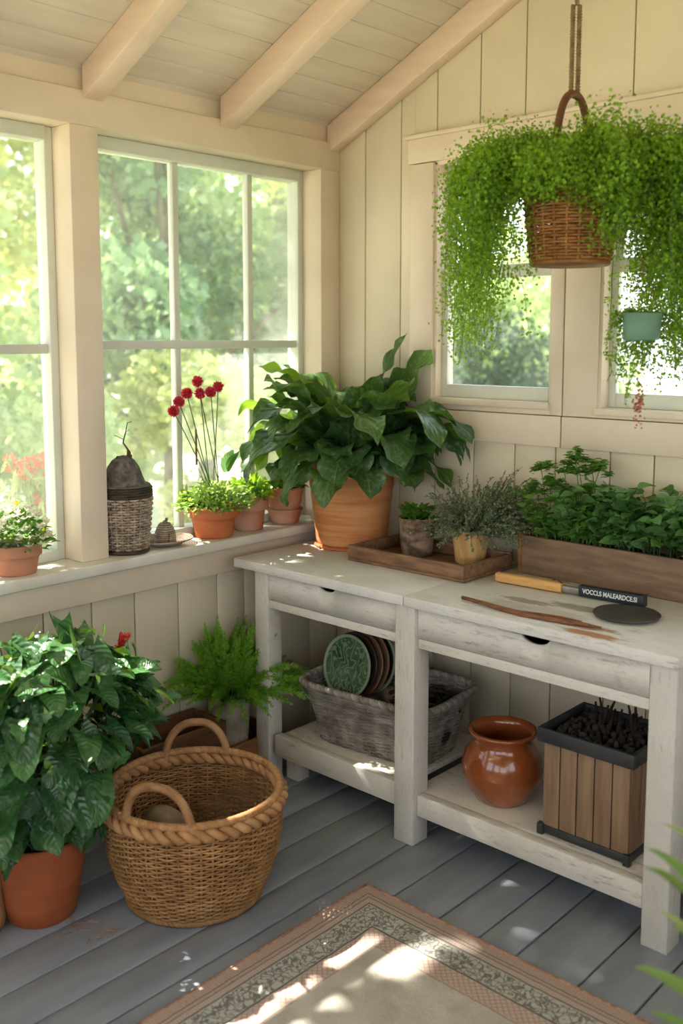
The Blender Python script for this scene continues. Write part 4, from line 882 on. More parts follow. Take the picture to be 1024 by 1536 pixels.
# white-flowered pot
c = (-2.900, 1.592); wf = thing('potted_white_flowers', (c[0], c[1], S), 'small pale terracotta pot of white flowers near the post on the window sill', 'potted plant')
open_pot(MB(), (c[0], c[1], S), .066, .084, .098, .006, rim=.003, rimh=.042).obj('pot', 'terra_pale', wf); soil(c, .074, S+.088, wf)
leafmass(wf, c, S+.085, 330, .115, .11, (.018, .034), 'herb', T_OV)
m = MB()
for i in range(95):
    d = randdir(1, .1)[0]; d[2] = abs(d[2]); p = np.array([c[0], c[1], S+.10])+d*[.115, .115, .118]; a = np.arange(5)*1.2566+rs.rand(); m.leaves(T_PET, np.tile(p, (5, 1)), np.stack([np.cos(a), np.sin(a), .3+0*a], -1), np.tile([0, 0, 1.], (5, 1)), .018)
for V in m.V: V[:, 0] = np.maximum(V[:, 0], -2.975)
m.obj('flower', 'white', wf)['kind'] = 'stuff'
for px, py in ((25, 757), (65, 798), (58, 812)):
    m = MB(); p = on(px, py, 0, -2.87); a = np.arange(5)*1.2566; m.leaves(T_PET, np.tile(p, (5, 1)), np.stack([np.cos(a), np.sin(a), .5+0*a], -1), np.tile([0, 0, 1.], (5, 1)), .017); m.obj('flower', 'yellow', wf)['label'] = 'yellow flower'
# wicker canister with stone lid
c = (-2.903, 2.025); ln = thing('wicker_canister', (c[0], c[1], S), 'tall grey-brown wicker canister with a domed rough lid and twig beside the window post', 'canister')
m = MB(); weave(m, (c[0], c[1], S), lambda t: (.073+.017*t, .014+.185*t), 20, 24, .0044, .0056, jit=.0003, sr=.004, spl=6); m.obj('woven_side', 'wick_brown', ln)
m = MB(); m.lathe([(0, 0), (.078, 0), (.082, .006), (.078, .014), (0, .014)], (c[0], c[1], S), 40); m.obj('base', 'wick_dk', ln)
m = MB()
for k in range(4): rope(m, ring_path((c[0], c[1], S+.203+.009*k), .090, .090, 160), .002, .004, 30, 2, True, 5)
m.lathe([(0, .02), (.068, .02), (.084, .2), (.088, .238), (.082, .24), (.06, .235)], (c[0], c[1], S), 40)
m.obj('rim_band', 'wick_dk', ln)
m = MB(); pr = [(.094, .238), (.095, .243), (.084, .243), (.076, .250), (.066, .275), (.055, .305), (.040, .328), (.020, .342), (0, .346)]; m.lathe(pr, (c[0]-.0, c[1]-.005, S), 40, wob=.04); m.obj('lid', 'cone', ln)
m = MB(); t0 = np.array([c[0]+.01, c[1]+.01, S+.335]); pts = [t0, t0+[-.004, .0, .03], t0+[-.012, -.014, .055], t0+[-.004, -.008, .09], t0+[.0, -.002, .125]]
m.tube(np.array(pts), [.006, .004, .0028, .0022, .0014], 6); m.tube(np.array([pts[3], pts[3]+[.006, .012, .012]]), .001, 4); m.tube(np.array([pts[4], pts[4]+[.006, .014, .004]]), .0012, 4); m.tube(np.array([pts[2]+[0, 0, .012], pts[2]+[-.004, -.022, .024], pts[2]+[-.004, -.034, .028]]), .0012, 4)
m.blob(t0+[0, 0, .012], (.008, .008, .012), 8, 6, .3); m.blob(t0+[-.01, -.04, -.01], (.007, .007, .014), 8, 6, .3); m.blob(t0+[-.002, .006, .002], (.012, .010, .014), 9, 7, .3, 4)
m.obj('twig', 'twig', ln)
# small tray and ornament
c = (-2.90, 2.195); st = thing('oval_wicker_tray', (c[0], c[1], S), 'small flat brown woven tray on the window sill carrying the beehive ornament', 'tray')
m = MB()
for k in range(7): m.tube(ring_path((c[0], c[1], S+.004+.0028*k), .050+.006*k, .060+.0075*k, 90), .0032, 5, True, rnd=rs.rand())
m.lathe([(0, .003), (.055, .003)], (c[0], c[1], S), 30)
m.obj('woven_bowl', 'wick_brown', st)
c2 = (c[0]+.012, c[1]-.012); bh = thing('beehive_ornament', (c2[0], c2[1], S+.006), 'tiny domed brown woven beehive ornament standing on the small tray', 'ornament')
m = MB(); H = [(0, .004), (.036, .004)]
for k in range(11): t = k/10; m.tube(ring_path((c2[0], c2[1], S+.012+.075*t), .037*math.sqrt(max(.02, 1-t**2.6)), .037*math.sqrt(max(.02, 1-t**2.6)), 48), .0042, 5, True, rnd=rs.rand())
m.lathe([(.034, .006), (.036, .02), (.030, .06), (.014, .083), (0, .086)], (c2[0], c2[1], S), 24); m.obj('dome', 'wick_brown', bh)
m = MB(); m.tube(np.array([(c2[0], c2[1]+.004, S+.085), (c2[0], c2[1]+.010, S+.10)]), .006, 6); m.obj('knob', 'wick_brown', bh)
m = MB(); m.tube(np.array([(c2[0]+.037, c2[1]-.012, S+.012), (c2[0]+.036, c2[1]-.011, S+.04), (c2[0]+.026, c2[1]-.008, S+.07)]), .0025, 5); m.obj('rib', 'wick_dk', bh)
# terracotta pot with red flowers
c = (-2.893, 2.418); rp_ = thing('potted_red_flowers', (c[0], c[1], S), 'terracotta pot with tall crimson globe flowers above lime and silver leaves on the sill', 'potted plant')
open_pot(MB(), (c[0], c[1], S), .074, .099, .118, .008, rim=.009, rimh=.045).obj('pot', 'terra', rp_); soil(c, .086, S+.105, rp_)
leafmass(rp_, c, S+.105, 620, .155, .105, (.016, .032), 'pale_herb', T_OV)
leafmass(rp_, c, S+.105, 220, .13, .075, (.016, .028), 'mint', T_OV)
m = MB()
for k in range(26):
    a = RAY+PI+rs.uniform(-.7, .7) if k < 14 else rs.rand()*6.28; arc_leaf(m, (c[0]+.03*math.cos(a), c[1]+.03*math.sin(a), S+.11), a, rs.uniform(.3, 1.0), rs.uniform(.10, .15), .017, 1.0, lambda s: math.sin(PI*min(1, s+.04))**.7 if s < .96 else .05, 4, 8)
for V in m.V: V[:, 0] = np.maximum(V[:, 0], -2.975)
m.obj('foliage', 'lime', rp_)['label'] = 'lime-green outer leaves'
heads = [(296, 572), (280, 590), (268, 603), (260, 617), (300, 590), (316, 588), (327, 580)]
ms = MB()
for i, (px, py) in enumerate(heads):
    x_ = -2.90+.012*(i % 3); h = on(px, py, 0, x_); b = np.array([c[0]+.01, c[1]+rs.uniform(-.03, .05), S+.11])
    ms.tube(bez(b, [b[0], b[1]*.55+h[1]*.45, S+.30], h, 14), .0021, 5, caps=False)
    m = MB(); d = randdir(150); m.leaves(T_PET, h+d*.010, d+rs.randn(150, 3)*.2, unit(np.cross(d, rs.randn(150, 3))), .0125); m.blob(h, (.013, .013, .013), 12, 8, .05)
    m.obj('flower_head', 'red', rp_)
for k in range(6):
    a = rs.rand()*6.28; ms.tube(bez((c[0], c[1], S+.11), (c[0]+.02*math.cos(a), c[1]+.04*math.sin(a), S+.22), (c[0]+.03*math.cos(a), c[1]+.07*math.sin(a), S+rs.uniform(.22, .34)), 9), .0014, 4, caps=False)
ms.obj('stem', 'stem', rp_)['kind'] = 'stuff'
m = MB(); q = on(294, 662, 0, -2.91); m.tube(np.array([q+[0, 0, -.09], q, q+[0, 0, .045]]), .0042, 6); m.obj('stake', 'stick', rp_)
m = MB(); q = on(343, 700, 0, -2.88)
for k in range(3): arc_leaf(m, q-[0, .01*k, .02], RAY+k*.8-.6, 1.2, .10, .028, .5, lambda s: math.sin(PI*min(1, s+.03))**.6 if s < .97 else .04, 4, 8)
m.obj('foliage', 'mint', rp_)['label'] = 'broad grey-green leaf'
# second pot
c = (-2.90, 2.604); p2 = thing('potted_herb', (c[0], c[1], S), 'weathered terracotta pot with lime herbs just behind the red-flower pot', 'potted plant')
open_pot(MB(), (c[0], c[1], S), .058, .082, .138, .007, rim=.008, rimh=.06).obj('pot', 'terra_old', p2); soil(c, .07, S+.125, p2)
leafmass(p2, c, S+.125, 260, .09, .085, (.018, .034), 'lime', T_OV); leafmass(p2, c, S+.125, 200, .085, .06, (.016, .03), 'herb', T_OV)
# third pot standing in a small pot
c = (-2.895, 2.80); p3 = thing('stacked_pot', (c[0], c[1], S), 'grey-pink weathered pot set in a low saucer pot, last on the sill', 'potted plant')
m = MB(); pr = [(0, 0), (.054, 0), (.058, .004)]+[(.058+.0012*k, .004+.0045*k) for k in range(1, 11)]+[(.075, .052), (.075, .06), (.070, .061), (.055, .02), (0, .02)]; m.lathe(pr, (c[0], c[1], S), 48); m.obj('saucer_pot', 'terra_old', p3)
m = MB(); pr = [(0, .021), (.050, .021), (.060, .062), (.070, .09), (.074, .12), (.082, .142), (.083, .150), (.075, .150), (.06, .08), (0, .08)]; m.lathe(pr, (c[0], c[1], S), 48); m.obj('pot', 'terra_old', p3); soil(c, .074, S+.142, p3)
leafmass(p3, c, S+.142, 260, .078, .035, (.016, .03), 'herb', T_OV); leafmass(p3, c, S+.142, 110, .082, .03, (.014, .024), 'pale_herb', T_OV)

# ------------------------------------------------------------------ hanging basket
hb_ = np.array([-1.43, 2.50]); zb0 = 1.862
hk = thing('hanging_basket', (hb_[0], hb_[1], zb0), 'hanging wicker basket spilling lacy green foliage, hung on a cord before the gable windows', 'hanging basket')
def hprof(t): return (.108+.026*t, .012+.225*t)
m = MB(); weave(m, (hb_[0], hb_[1], zb0), hprof, 27, 22, .0042, .0048, jit=.0004, sr=.0045, spl=6); m.obj('woven_side', 'wick_hang', hk)
m = MB(); rope(m, ring_path((hb_[0], hb_[1], zb0+.245), .136, .136, 200), .004, .007, 30, 2, True, 6); m.obj('rim', 'wick_hang', hk)
m = MB(); m.lathe([(0, .0), (.108, .0), (.113, .006), (.108, .014), (0, .014)], (hb_[0], hb_[1], zb0), 40); m.obj('basket_base', 'wick_hang', hk)
m = MB(); m.lathe([(0, .22), (.126, .22)], (hb_[0], hb_[1], zb0), 30); m.obj('soil', 'soil', hk)
dh = np.array([_r[0], _r[1]]); dh = np.array([math.cos(RAY+.75), math.sin(RAY+.75)])
u = np.linspace(-1, 1, 40); ax_ = .085; P = np.stack([hb_[0]+dh[0]*u*ax_, hb_[1]+dh[1]*u*ax_, zb0+.24+.225*np.sqrt(np.maximum(0, 1-np.abs(u)**2.5))], -1)
m = MB(); m.tube(P, .011, 10); m.obj('handle', 'cane', hk)
zh = zb0+.24+.225
m = MB(); zc_ = slope(hb_[0])
for sx in (-.009, .009):
    Q = np.stack([np.full(60, hb_[0]+sx*_r[0])*1.0, np.full(60, hb_[1]+sx*_r[1]), np.linspace(zh+.0, zh+.235, 60)], -1); rope(m, Q, .0038, .0042, 16, 2, False, 5)
Q = np.stack([np.full(60, hb_[0]), np.full(60, hb_[1]), np.linspace(zh+.235, zc_-.0, 60)], -1); rope(m, Q, .003, .0035, 26, 2, False, 5)
m.obj('hanging_cord', 'rope', hk)
# cascading strands
ml, ms = MB(), MB()
def strand(p0, az, out, drop, rise, leafn, lsz=.0090, sp=.030, endout=0):
    leafn = int(leafn*1.6)
    d2 = np.array([math.cos(az), math.sin(az), 0]); p0 = np.array(p0)
    n = 16; t = np.linspace(0, 1, n)[:, None]
    B = p0+d2*out*(1-(1-np.minimum(1, t*1.6))**2)+np.array([0, 0, 1])*(rise*np.sin(np.minimum(1, t*2.2)*PI*.55)-(drop+rise)*t**1.9)+d2*endout*t**2
    B[1:] += np.cumsum(rs.randn(n-1, 3)*[.008, .008, .003], 0)
    B[:, 1] = np.minimum(B[:, 1], 3.04)
    ms.tube(B, .0009, 3, caps=False)
    q = rs.uniform(.08, 1, leafn)*(n-1.001); j = q.astype(int); f = (q-j)[:, None]; P = B[j]*(1-f)+B[j+1]*f
    k = sp*(1-.5*(q/(n-1))); P = P+rs.randn(leafn, 3)*k[:, None]*[1, 1, .8]
    ml.leaves(T_QUAD, P, randdir(leafn)+[0, 0, -.4], randdir(leafn)+[0, 0, .4], rs.uniform(lsz*.7, lsz*1.35, leafn), rnd=np.clip(.15+.7*rs.rand(leafn)+.2*(q/(n-1)), 0, 1))
zr_ = zb0+.25; L_ = RAY+PI; Fr = RAY-PI/2
def rim_at(az, r=.08): return (hb_[0]+r*math.cos(az), hb_[1]+r*math.sin(az), zr_)
for i in range(240):                         # the mound on top
    az = rs.rand()*2*PI; strand(rim_at(az, .10*rs.rand()), az, rs.uniform(.03, .26), rs.uniform(-.02, .10), rs.uniform(.01, .10)*(.45+1.0*abs(math.sin(2.3*az+1.1))), 120)
for i in range(85):                          # left cascade
    az = L_+rs.uniform(-.7, .55); strand(rim_at(az), az, rs.uniform(.13, .27), rs.uniform(.12, .36) if i > 34 else rs.uniform(.38, .52), rs.uniform(.05, .12), 150)
for i in range(190):                         # right cascade
    az = RAY+rs.uniform(-.75, .75); strand(rim_at(az), az, rs.uniform(.16, .46), rs.uniform(.15, .52), rs.uniform(.05, .13), 150)
for i in range(70):
    az = RAY+rs.uniform(-.3, .4); strand(rim_at(az, .15), az, rs.uniform(.12, .40), rs.uniform(.40, .60), rs.uniform(.05, .12), 150)
for i in range(46):                          # over the front, right of the basket
    az = Fr+rs.uniform(.15, .9); strand(rim_at(az), az, rs.uniform(.07, .13), rs.uniform(.06, .24), rs.uniform(.04, .08), 110)
for i in range(24):
    az = Fr-rs.uniform(.3, 1.3); strand(rim_at(az), az, rs.uniform(.07, .12), rs.uniform(.02, .09), rs.uniform(.04, .08), 90)
tz = on(962, 490, 1, 2.47)
for V in ml.V:
    V[:, 1] = np.minimum(V[:, 1], 3.06)
    dv = V-tz; ds = np.linalg.norm(dv*[1, 1, 1.1], axis=1); k_ = ds < .10; V[k_] += np.array([-.6, .8, 0])*(.10-ds[k_])[:, None]*2
ml.obj('foliage', 'maiden', hk); ms.obj('stem', 'stem', hk)['kind'] = 'stuff'
# small frosted pot by the right window
th_ = thing('hanging_glass_pot', (tz[0], tz[1], tz[2]-.04), 'little frosted teal pot hanging below right of the wicker basket with a pink-tipped vine', 'hanging pot')
m = MB(); m.lathe([(0, -.036), (.043, -.036), (.046, -.032), (.051, .034), (.048, .036), (.045, .032), (.041, -.030), (0, -.030)], tz, 40); m.obj('pot', 'teal', th_)
soil((tz[0], tz[1]), .041, tz[2]+.01, th_)
m = MB(); 
for a in (0, 2.1, 4.2): m.tube(np.array([tz+[.047*math.cos(a), .047*math.sin(a), .034], tz+[0, 0, .16]]), .0009, 4)
m.tube(np.array([tz+[0, 0, .16], (hb_[0]+.12, hb_[1]+.03, zb0+.25)]), .0012, 4); m.obj('hanging_cord', 'rope', th_)
ml_, ms_, mp = MB(), MB(), MB()
_ml, _ms = ml, ms; ml, ms = ml_, ms_
for i in range(26): az = RAY+PI/2+rs.uniform(-1.3, 1.3); strand(tz+[.04*math.cos(az), .04*math.sin(az), .03], az, rs.uniform(.02, .06), rs.uniform(.08, .18), .02, 45, .0085, .009)
e = tz+np.array([.01, -.01, -.036])
for i in range(5): strand(e+[rs.uniform(-.02, .02), 0, 0], Fr, .012, rs.uniform(.10, .17), .0, 50, .007, .006)
ml.obj('foliage', 'maiden', th_); ms.obj('stem', 'stem', th_)['kind'] = 'stuff'
q = e+np.array([.0, -.012, -.16]); n = 130; P = q+rs.randn(n, 3)*[.006, .006, .028]; mp.leaves(T_QUAD, P, randdir(n), randdir(n), .008); mp.obj('foliage', 'pink', th_)['label'] = 'dusty pink vine tip'

# ------------------------------------------------------------------ rug
def rugmat():
    m, t, b = newmat('faded_woven_rug')
    c = N(t, 'ShaderNodeTexCoord'); sx = N(t, 'ShaderNodeSeparateXYZ'); t.links.new(c.outputs['Object'], sx.inputs[0])
    X, Yn = sx.outputs[0], math_(t, 'MULTIPLY', sx.outputs[1], -1)
    d = math_(t, 'MINIMUM', math_(t, 'MINIMUM', X, Yn), math_(t, 'MINIMUM', math_(t, 'SUBTRACT', 2.0, X), math_(t, 'SUBTRACT', 2.5, Yn)))
    v = coords(t)
    dj = math_(t, 'ADD', d, math_(t, 'MULTIPLY', math_(t, 'SUBTRACT', noise(t, v, 30, 2), .5), .006))
    band = [(0, (192, 168, 156)), (.032, (132, 118, 112)), (.036, (190, 174, 166)), (.046, (144, 128, 122)), (.050, (198, 180, 170)), (.068, (128, 124, 120)), (.073, (192, 190, 182)), (.150, (108, 106, 102)), (.155, (204, 184, 174)), (.212, (178, 154, 142)), (.218, (208, 202, 192))]
    col = ramp(t, math_(t, 'MULTIPLY', dj, 2.0), [(p*2, lin(cc)) for p, cc in band], 'CONSTANT')
    # ornate scrolls in the green-grey band
    vo = N(t, 'ShaderNodeTexVoronoi', feature='DISTANCE_TO_EDGE'); vo.inputs['Scale'].default_value = 52
    wv = N(t, 'ShaderNodeVectorMath', operation='ADD'); nz = N(t, 'ShaderNodeTexNoise'); nz.inputs['Scale'].default_value = 22; t.links.new(v, nz.inputs['Vector'])
    sc = N(t, 'ShaderNodeVectorMath', operation='SCALE'); sc.inputs['Scale'].default_value = .08; t.links.new(nz.outputs['Color'], sc.inputs[0]); t.links.new(v, wv.inputs[0]); t.links.new(sc.outputs[0], wv.inputs[1]); t.links.new(wv.outputs[0], vo.inputs['Vector'])
    orn = ramp(t, vo.outputs['Distance'], [(.05, W1), (.13, B1)])
    inC = math_(t, 'MULTIPLY', math_(t, 'GREATER_THAN', d, .078), math_(t, 'LESS_THAN', d, .149))
    col = mix(t, math_(t, 'MULTIPLY', math_(t, 'MULTIPLY', orn, inC), .75), col, lin((88, 90, 90)))
    # lattice in the pink band
    def stripe(k, f): return ramp(t, math_(t, 'SINE', math_(t, 'MULTIPLY', k, f)), [(.75, B1), (.95, W1)])
    lat = math_(t, 'MAXIMUM', stripe(math_(t, 'ADD', X, Yn), 330), stripe(math_(t, 'SUBTRACT', X, Yn), 330))
    inE = math_(t, 'MULTIPLY', math_(t, 'GREATER_THAN', d, .158), math_(t, 'LESS_THAN', d, .21))
    col = mix(t, math_(t, 'MULTIPLY', math_(t, 'MULTIPLY', lat, inE), .55), col, lin((140, 92, 80)))
    # stitched outer edge
    st_ = math_(t, 'MAXIMUM', stripe(X, 760), stripe(Yn, 760)); inA = math_(t, 'LESS_THAN', d, .07)
    col = mix(t, math_(t, 'MULTIPLY', math_(t, 'MULTIPLY', st_, inA), .35), col, lin((112, 84, 72)))
    # worn field with faded red motifs
    fld = math_(t, 'GREATER_THAN', d, .22)
    w_ = ramp(t, noise(t, v, 9, 6, .7), [(.4, B1), (.7, W1)]); col = mix(t, math_(t, 'MULTIPLY', math_(t, 'MULTIPLY', w_, fld), .5), col, lin((150, 140, 122)))
    v2 = N(t, 'ShaderNodeTexVoronoi'); v2.inputs['Scale'].default_value = 3.6; v2.inputs['Randomness'].default_value = .5; t.links.new(v, v2.inputs['Vector'])
    mo = math_(t, 'MULTIPLY', ramp(t, v2.outputs['Distance'], [(.16, W1), (.2, B1)]), orn)
    col = mix(t, math_(t, 'MULTIPLY', math_(t, 'MULTIPLY', mo, fld), .8), col, lin((158, 72, 66)))
    fine = ramp(t, noise(t, coords(t), 420, 2), [(.3, (.78, .78, .78, 1)), (.7, W1)])
    col = mix(t, 1.0, col, fine, 'MULTIPLY')
    t.links.new(col, b.inputs['Base Color']); b.inputs['Roughness'].default_value = .95; b.inputs['Specular IOR Level'].default_value = .1
    bump(t, b, math_(t, 'ADD', noise(t, v, 350, 2), math_(t, 'MULTIPLY', orn, .4)), .5, .003)
    return m
MT['rug'] = rugmat()
rg = thing('area_rug', (-1.862, 2.138, .001), 'faded pink and grey-green bordered woven rug on the grey plank floor', 'rug')
m = MB(); nx = 60; xs = np.linspace(0, 2.0, nx); ys = np.linspace(0, -2.5, nx); X, Y = np.meshgrid(xs, ys, indexing='ij')
Z = .008+.0012*np.sin(X*9+1)*np.sin(Y*7); T = np.stack([X-1.862, Y+2.138, Z], -1); m.grid(T)
E0 = T[0].copy(); 
for edge in (T[0], T[-1], T[:, 0], T[:, -1]):
    lo_ = edge.copy(); lo_[:, 2] = .001; m.grid(np.stack([edge, lo_]))
m.obj('rug_body', 'rug', rg)
m = MB()
for edge in (T[0], T[:, 0]):
    Q = edge.copy(); Q[:, 2] = .006; m.tube(Q, .0055, 6, rnd=.5)
MT['rug_edge'] = pmat('rug_binding', (182, 146, 126), (140, 104, 88), 60, rough=.95, bs=.8, bsc=260); m.obj('edge_binding', 'rug_edge', rg)

# ------------------------------------------------------------------ strap-leaved plant at the right edge
sl = thing('strap_leaf_plant', (-.36, 1.56, 0), 'long strap-leaved plant reaching in from the right in front of the bench leg', 'potted plant')
open_pot(MB(), (-.36, 1.56, 0), .11, .15, .32, .012, rim=.012, rimh=.05).obj('pot', 'terra_floor', sl); soil((-.36, 1.56), .13, .3, sl)
m = MB()
def strap_to(tip, lift, W, rnd):
    W *= 1.55
    b = np.array([-.36+rs.uniform(-.03, .03), 1.56+rs.uniform(-.03, .03), .31]); tip = np.array(tip)
    mid = b*.45+tip*.55+np.array([0, 0, lift]); P = bez(b, mid, tip, 18); T = unit(np.gradient(P, axis=0)); S_ = unit(np.cross(T, [0, 0, 1])); Nn = np.cross(S_, T)
    s = np.linspace(0, 1, 18); wd = W*(np.minimum(1, s*5+.3))*np.clip((1-s)*3.2, 0, 1)**.6; u = np.linspace(-1, 1, 5)
    G = P[:, None]+S_[:, None]*(u[None, :, None]*wd[:, None, None])+Nn[:, None]*((np.abs(u)*.35)[None, :, None]*wd[:, None, None]); U, V_ = np.meshgrid((u+1)/2, s); m.grid(G, np.stack([U, V_], -1), rnd=rnd)
for (x, y, lift, W) in ((990, 1235, .25, .008), (968, 1272, .22, .012), (975, 1300, .2, .010), (960, 1298, .20, .009), (990, 1366, .14, .011), (1003, 1386, .13, .010), (950, 1449, .12, .016), (973, 1516, .08, .013), (1015, 1212, .2, .009), (1010, 1330, .2, .012)):
    strap_to(CAMP+1.72*(_fw+(x-512)/FPX*_r-(y-PY)/FPX*_u), lift, W, rs.rand())
for k in range(16):
    a = rs.uniform(-2.2, 2.0); strap_to((-.36+.42*math.cos(a), 1.56+.42*math.sin(a), rs.uniform(.25, .8)), .25, .012, rs.rand())
m.obj('foliage', 'strap', sl)

# crate on the floor beyond the bench end
m = MB(); gx = thing('blue_grey_crate', (-.93, 2.85, 0), 'blue-grey slatted crate on the floor past the right end of the bench', 'crate')
for z in (0, .09, .18, .27): MB().box(-1.0, -.62, 2.70, 2.715, z+.004, z+.082).obj('slat', 'greywood', gx, False, .002); MB().box(-1.0, -.985, 2.716, 3.04, z+.004, z+.082).obj('slat', 'greywood', gx, False, .002)
MB().box(-.984, -.62, 2.716, 3.04, 0, .02).obj('crate_base', 'greywood', gx, False)

# ------------------------------------------------------------------ outside
struct('ground', MB().box(-40, 30, -20, 45, -.55, -.5), 'grass')
def cloud(n, blobs, sz, shell=.55):
    m = MB(); wts = np.array([b[3]**2 for b in blobs]); ks = rs.choice(len(blobs), n, p=wts/wts.sum()); B = np.array([b[:3] for b in blobs]); R = np.array([b[3] for b in blobs])
    d = unit(rs.randn(n, 3)); P = B[ks]+d*R[ks][:, None]*rs.uniform(shell, 1.05, n)[:, None]
    P[:, 2] = np.maximum(P[:, 2], -.45); return m, P, d
def tree(x, y, H, R, mat, label, n=7000, sz=(.07, .15), zlo=.3, name='leafy_tree', group='leafy trees beyond the windows', nb=16, trunk=True):
    t = thing(name, (x, y, -.5), label, 'tree' if trunk else 'shrub', group)
    bl = []
    for i in range(nb):
        a = rs.rand()*6.28; k = rs.rand()**.5; z = rs.uniform(zlo, H); w_ = (1-((z-zlo)/(H-zlo+1e-6)-.4)**2*1.1)
        bl.append((x+math.cos(a)*R*k*w_, y+math.sin(a)*R*k*w_, z, R*rs.uniform(.28, .48)))
    m, P, d = cloud(n, bl, sz); m.leaves(T_OV if False else T_QUAD, P, d+rs.randn(n, 3)*.8+[0, 0, -.3], randdir(n), rs.uniform(*sz, n)); m.obj('crown' if trunk else 'foliage', mat, t)
    if trunk:
        q = MB(); q.tube(np.array([(x, y, -.5), (x+.05, y, H*.3), (x-.05, y+.1, H*.7)]), [R*.07, R*.055, R*.03], 8)
        for i in range(6): b = bl[i]; q.tube(bez((x, y, H*.25), (x*.5+b[0]*.5, y*.5+b[1]*.5, b[2]*.6), b[:3], 6), [R*.03]*3+[R*.02]*3, 6)
        q.obj('trunk', 'trunk', t)
    return t
# behind the window wall
tree(-9.5, 3.2, 5.2, 1.9, 'tree', 'leafy yellow-green tree filling the left window\'s upper panes', 9000)
tree(-8.6, 6.6, 4.6, 1.5, 'tree_dk', 'deeper green tree behind the left light of the middle window', 9000)
tree(-11.5, 9.5, 6.5, 2.2, 'tree', 'big pale green tree behind the centre light of the window', 9000)
tree(-9.0, 9.8, 3.2, 1.5, 'tree_dk', 'mid-green rounded tree low behind the right light of the window', 8000)
q_ = on(200, 330, 0, -10.2); tree(q_[0], q_[1], 5.6, 1.7, 'tree', 'pale green tree behind the upper left light of the middle window', 8000)
tree(-13, 6.0, 6.5, 2.4, 'tree_y', 'tall yellow sunlit tree farthest back behind the window', 9000, (.08, .2))
tree(-12, 13.0, 5.5, 2.2, 'tree_y', 'pale sunlit tree behind the right light of the window', 8000, (.08, .2))
tree(-7.2, 3.9, 1.4, 1.0, 'tree', 'broad low green bush outside below the left window light', 7000, (.05, .10), -.4, 'garden_bush', 'bushes outside the window', 12, False)
tree(-6.6, 5.6, 1.3, 1.0, 'tree_y', 'yellow-green bush outside behind the wicker canister', 7000, (.05, .10), -.4, 'garden_bush', 'bushes outside the window', 12, False)
tree(-7.0, 7.6, 1.3, 1.1, 'tree_dk', 'mid-green bush outside behind the red flower heads', 7000, (.05, .10), -.4, 'garden_bush', 'bushes outside the window', 12, False)
tree(-8.2, 1.9, 2.2, 1.2, 'tree_dk', 'green bush at the far left outside the left window', 7000, (.05, .11), -.4, 'garden_bush', 'bushes outside the window', 12, False)
# beyond the gable wall
tree(-6.4, 9.8, 1.55, 1.0, 'shrub', 'dark green shrub low behind the lower gable window', 6000, (.04, .09), -.4, 'garden_shrub', 'shrubs behind the gable windows', 12, False)
tree(-6.1, 8.6, 1.35, .42, 'shrub_g', 'small silvery shrub behind the lower left of the gable window', 4000, (.03, .06), -.4, 'garden_shrub', 'shrubs behind the gable windows', 10, False)
tree(-4.9, 9.0, 1.25, .8, 'shrub', 'mid-green shrub behind the lower right of the gable window', 6000, (.04, .08), -.4, 'garden_shrub', 'shrubs behind the gable windows', 12, False)
tree(-8.6, 13.5, 3.2, 1.6, 'tree', 'pale green tree rising behind the gable window shrubs', 7000, (.07, .15))
tree(-2.3, 9.5, 2.3, .8, 'tree_y', 'yellow-green tree at the right behind the right gable window', 6000, (.06, .12))
# flowering plants just outside the left window
fo = thing('flowering_bush', (-3.7, 1.95, -.5), 'orange-flowered plant just outside the left window', 'flowering plant')
m = MB(); mf = MB()
for (px, py, k) in ((45, 695, 16), (60, 690, 14), (68, 702, 12), (38, 710, 12), (72, 690, 8), (22, 700, 12), (14, 692, 8), (52, 712, 10), (55, 735, 8), (62, 752, 10), (80, 702, 8), (64, 758, 10)):
    q = on(px, py, 0, -3.75+rs.uniform(-.1, .1)); d = randdir(k*2); mf.leaves(T_PET, q+d*.016, d, randdir(k*2), .024)
    m.tube(bez((q[0], q[1], -.5), (q[0]-.02, q[1], .3), q, 10), .003, 4, caps=False)
    P = np.stack([q[0]+rs.randn(50)*.05, q[1]+rs.randn(50)*.05, q[2]-.03-rs.rand(50)*.5], -1); m.leaves(T_NARR, P, randdir(50)+[0, 0, .6], randdir(50), rs.uniform(.05, .09, 50))
m.obj('foliage', 'tree', fo); mf.obj('flower', 'orange', fo)['kind'] = 'stuff'
rf = thing('flowering_bush', (-3.4, 1.9, -.5), 'low red-flowered clump outside the bottom corner of the left window', 'flowering plant')
m = MB(); mf = MB()
for i in range(10):
    q = on(rs.uniform(70, 98), rs.uniform(800, 822), 0, -3.35); d = randdir(24); mf.leaves(T_PET, q+d*.010, d, randdir(24), .016)
    P = np.stack([q[0]+rs.randn(30)*.03, q[1]+rs.randn(30)*.03, q[2]-rs.rand(30)*.2], -1); m.leaves(T_NARR, P, randdir(30)+[0, 0, .6], randdir(30), .05); m.tube(np.array([(q[0], q[1], -.5), q]), .002, 4)
m.obj('foliage', 'tree', rf); mf.obj('flower', 'coral', rf)['kind'] = 'stuff'
# white round garden table
gt = thing('garden_table', (-4.55, 2.95, -.5), 'round white garden table outside beyond the sill', 'table')
m = MB(); m.lathe([(0, 0), (.52, 0), (.54, .012), (.53, .028), (0, .03)], (-4.55, 2.95, .50), 48); m.obj('table_top', 'white_paint', gt)
m = MB(); m.lathe([(.28, -.0), (.28, .03), (.05, .07), (.035, .4), (.045, .97), (.12, .999)], (-4.55, 2.95, -.5), 24); m.obj('pedestal', 'white_paint', gt)
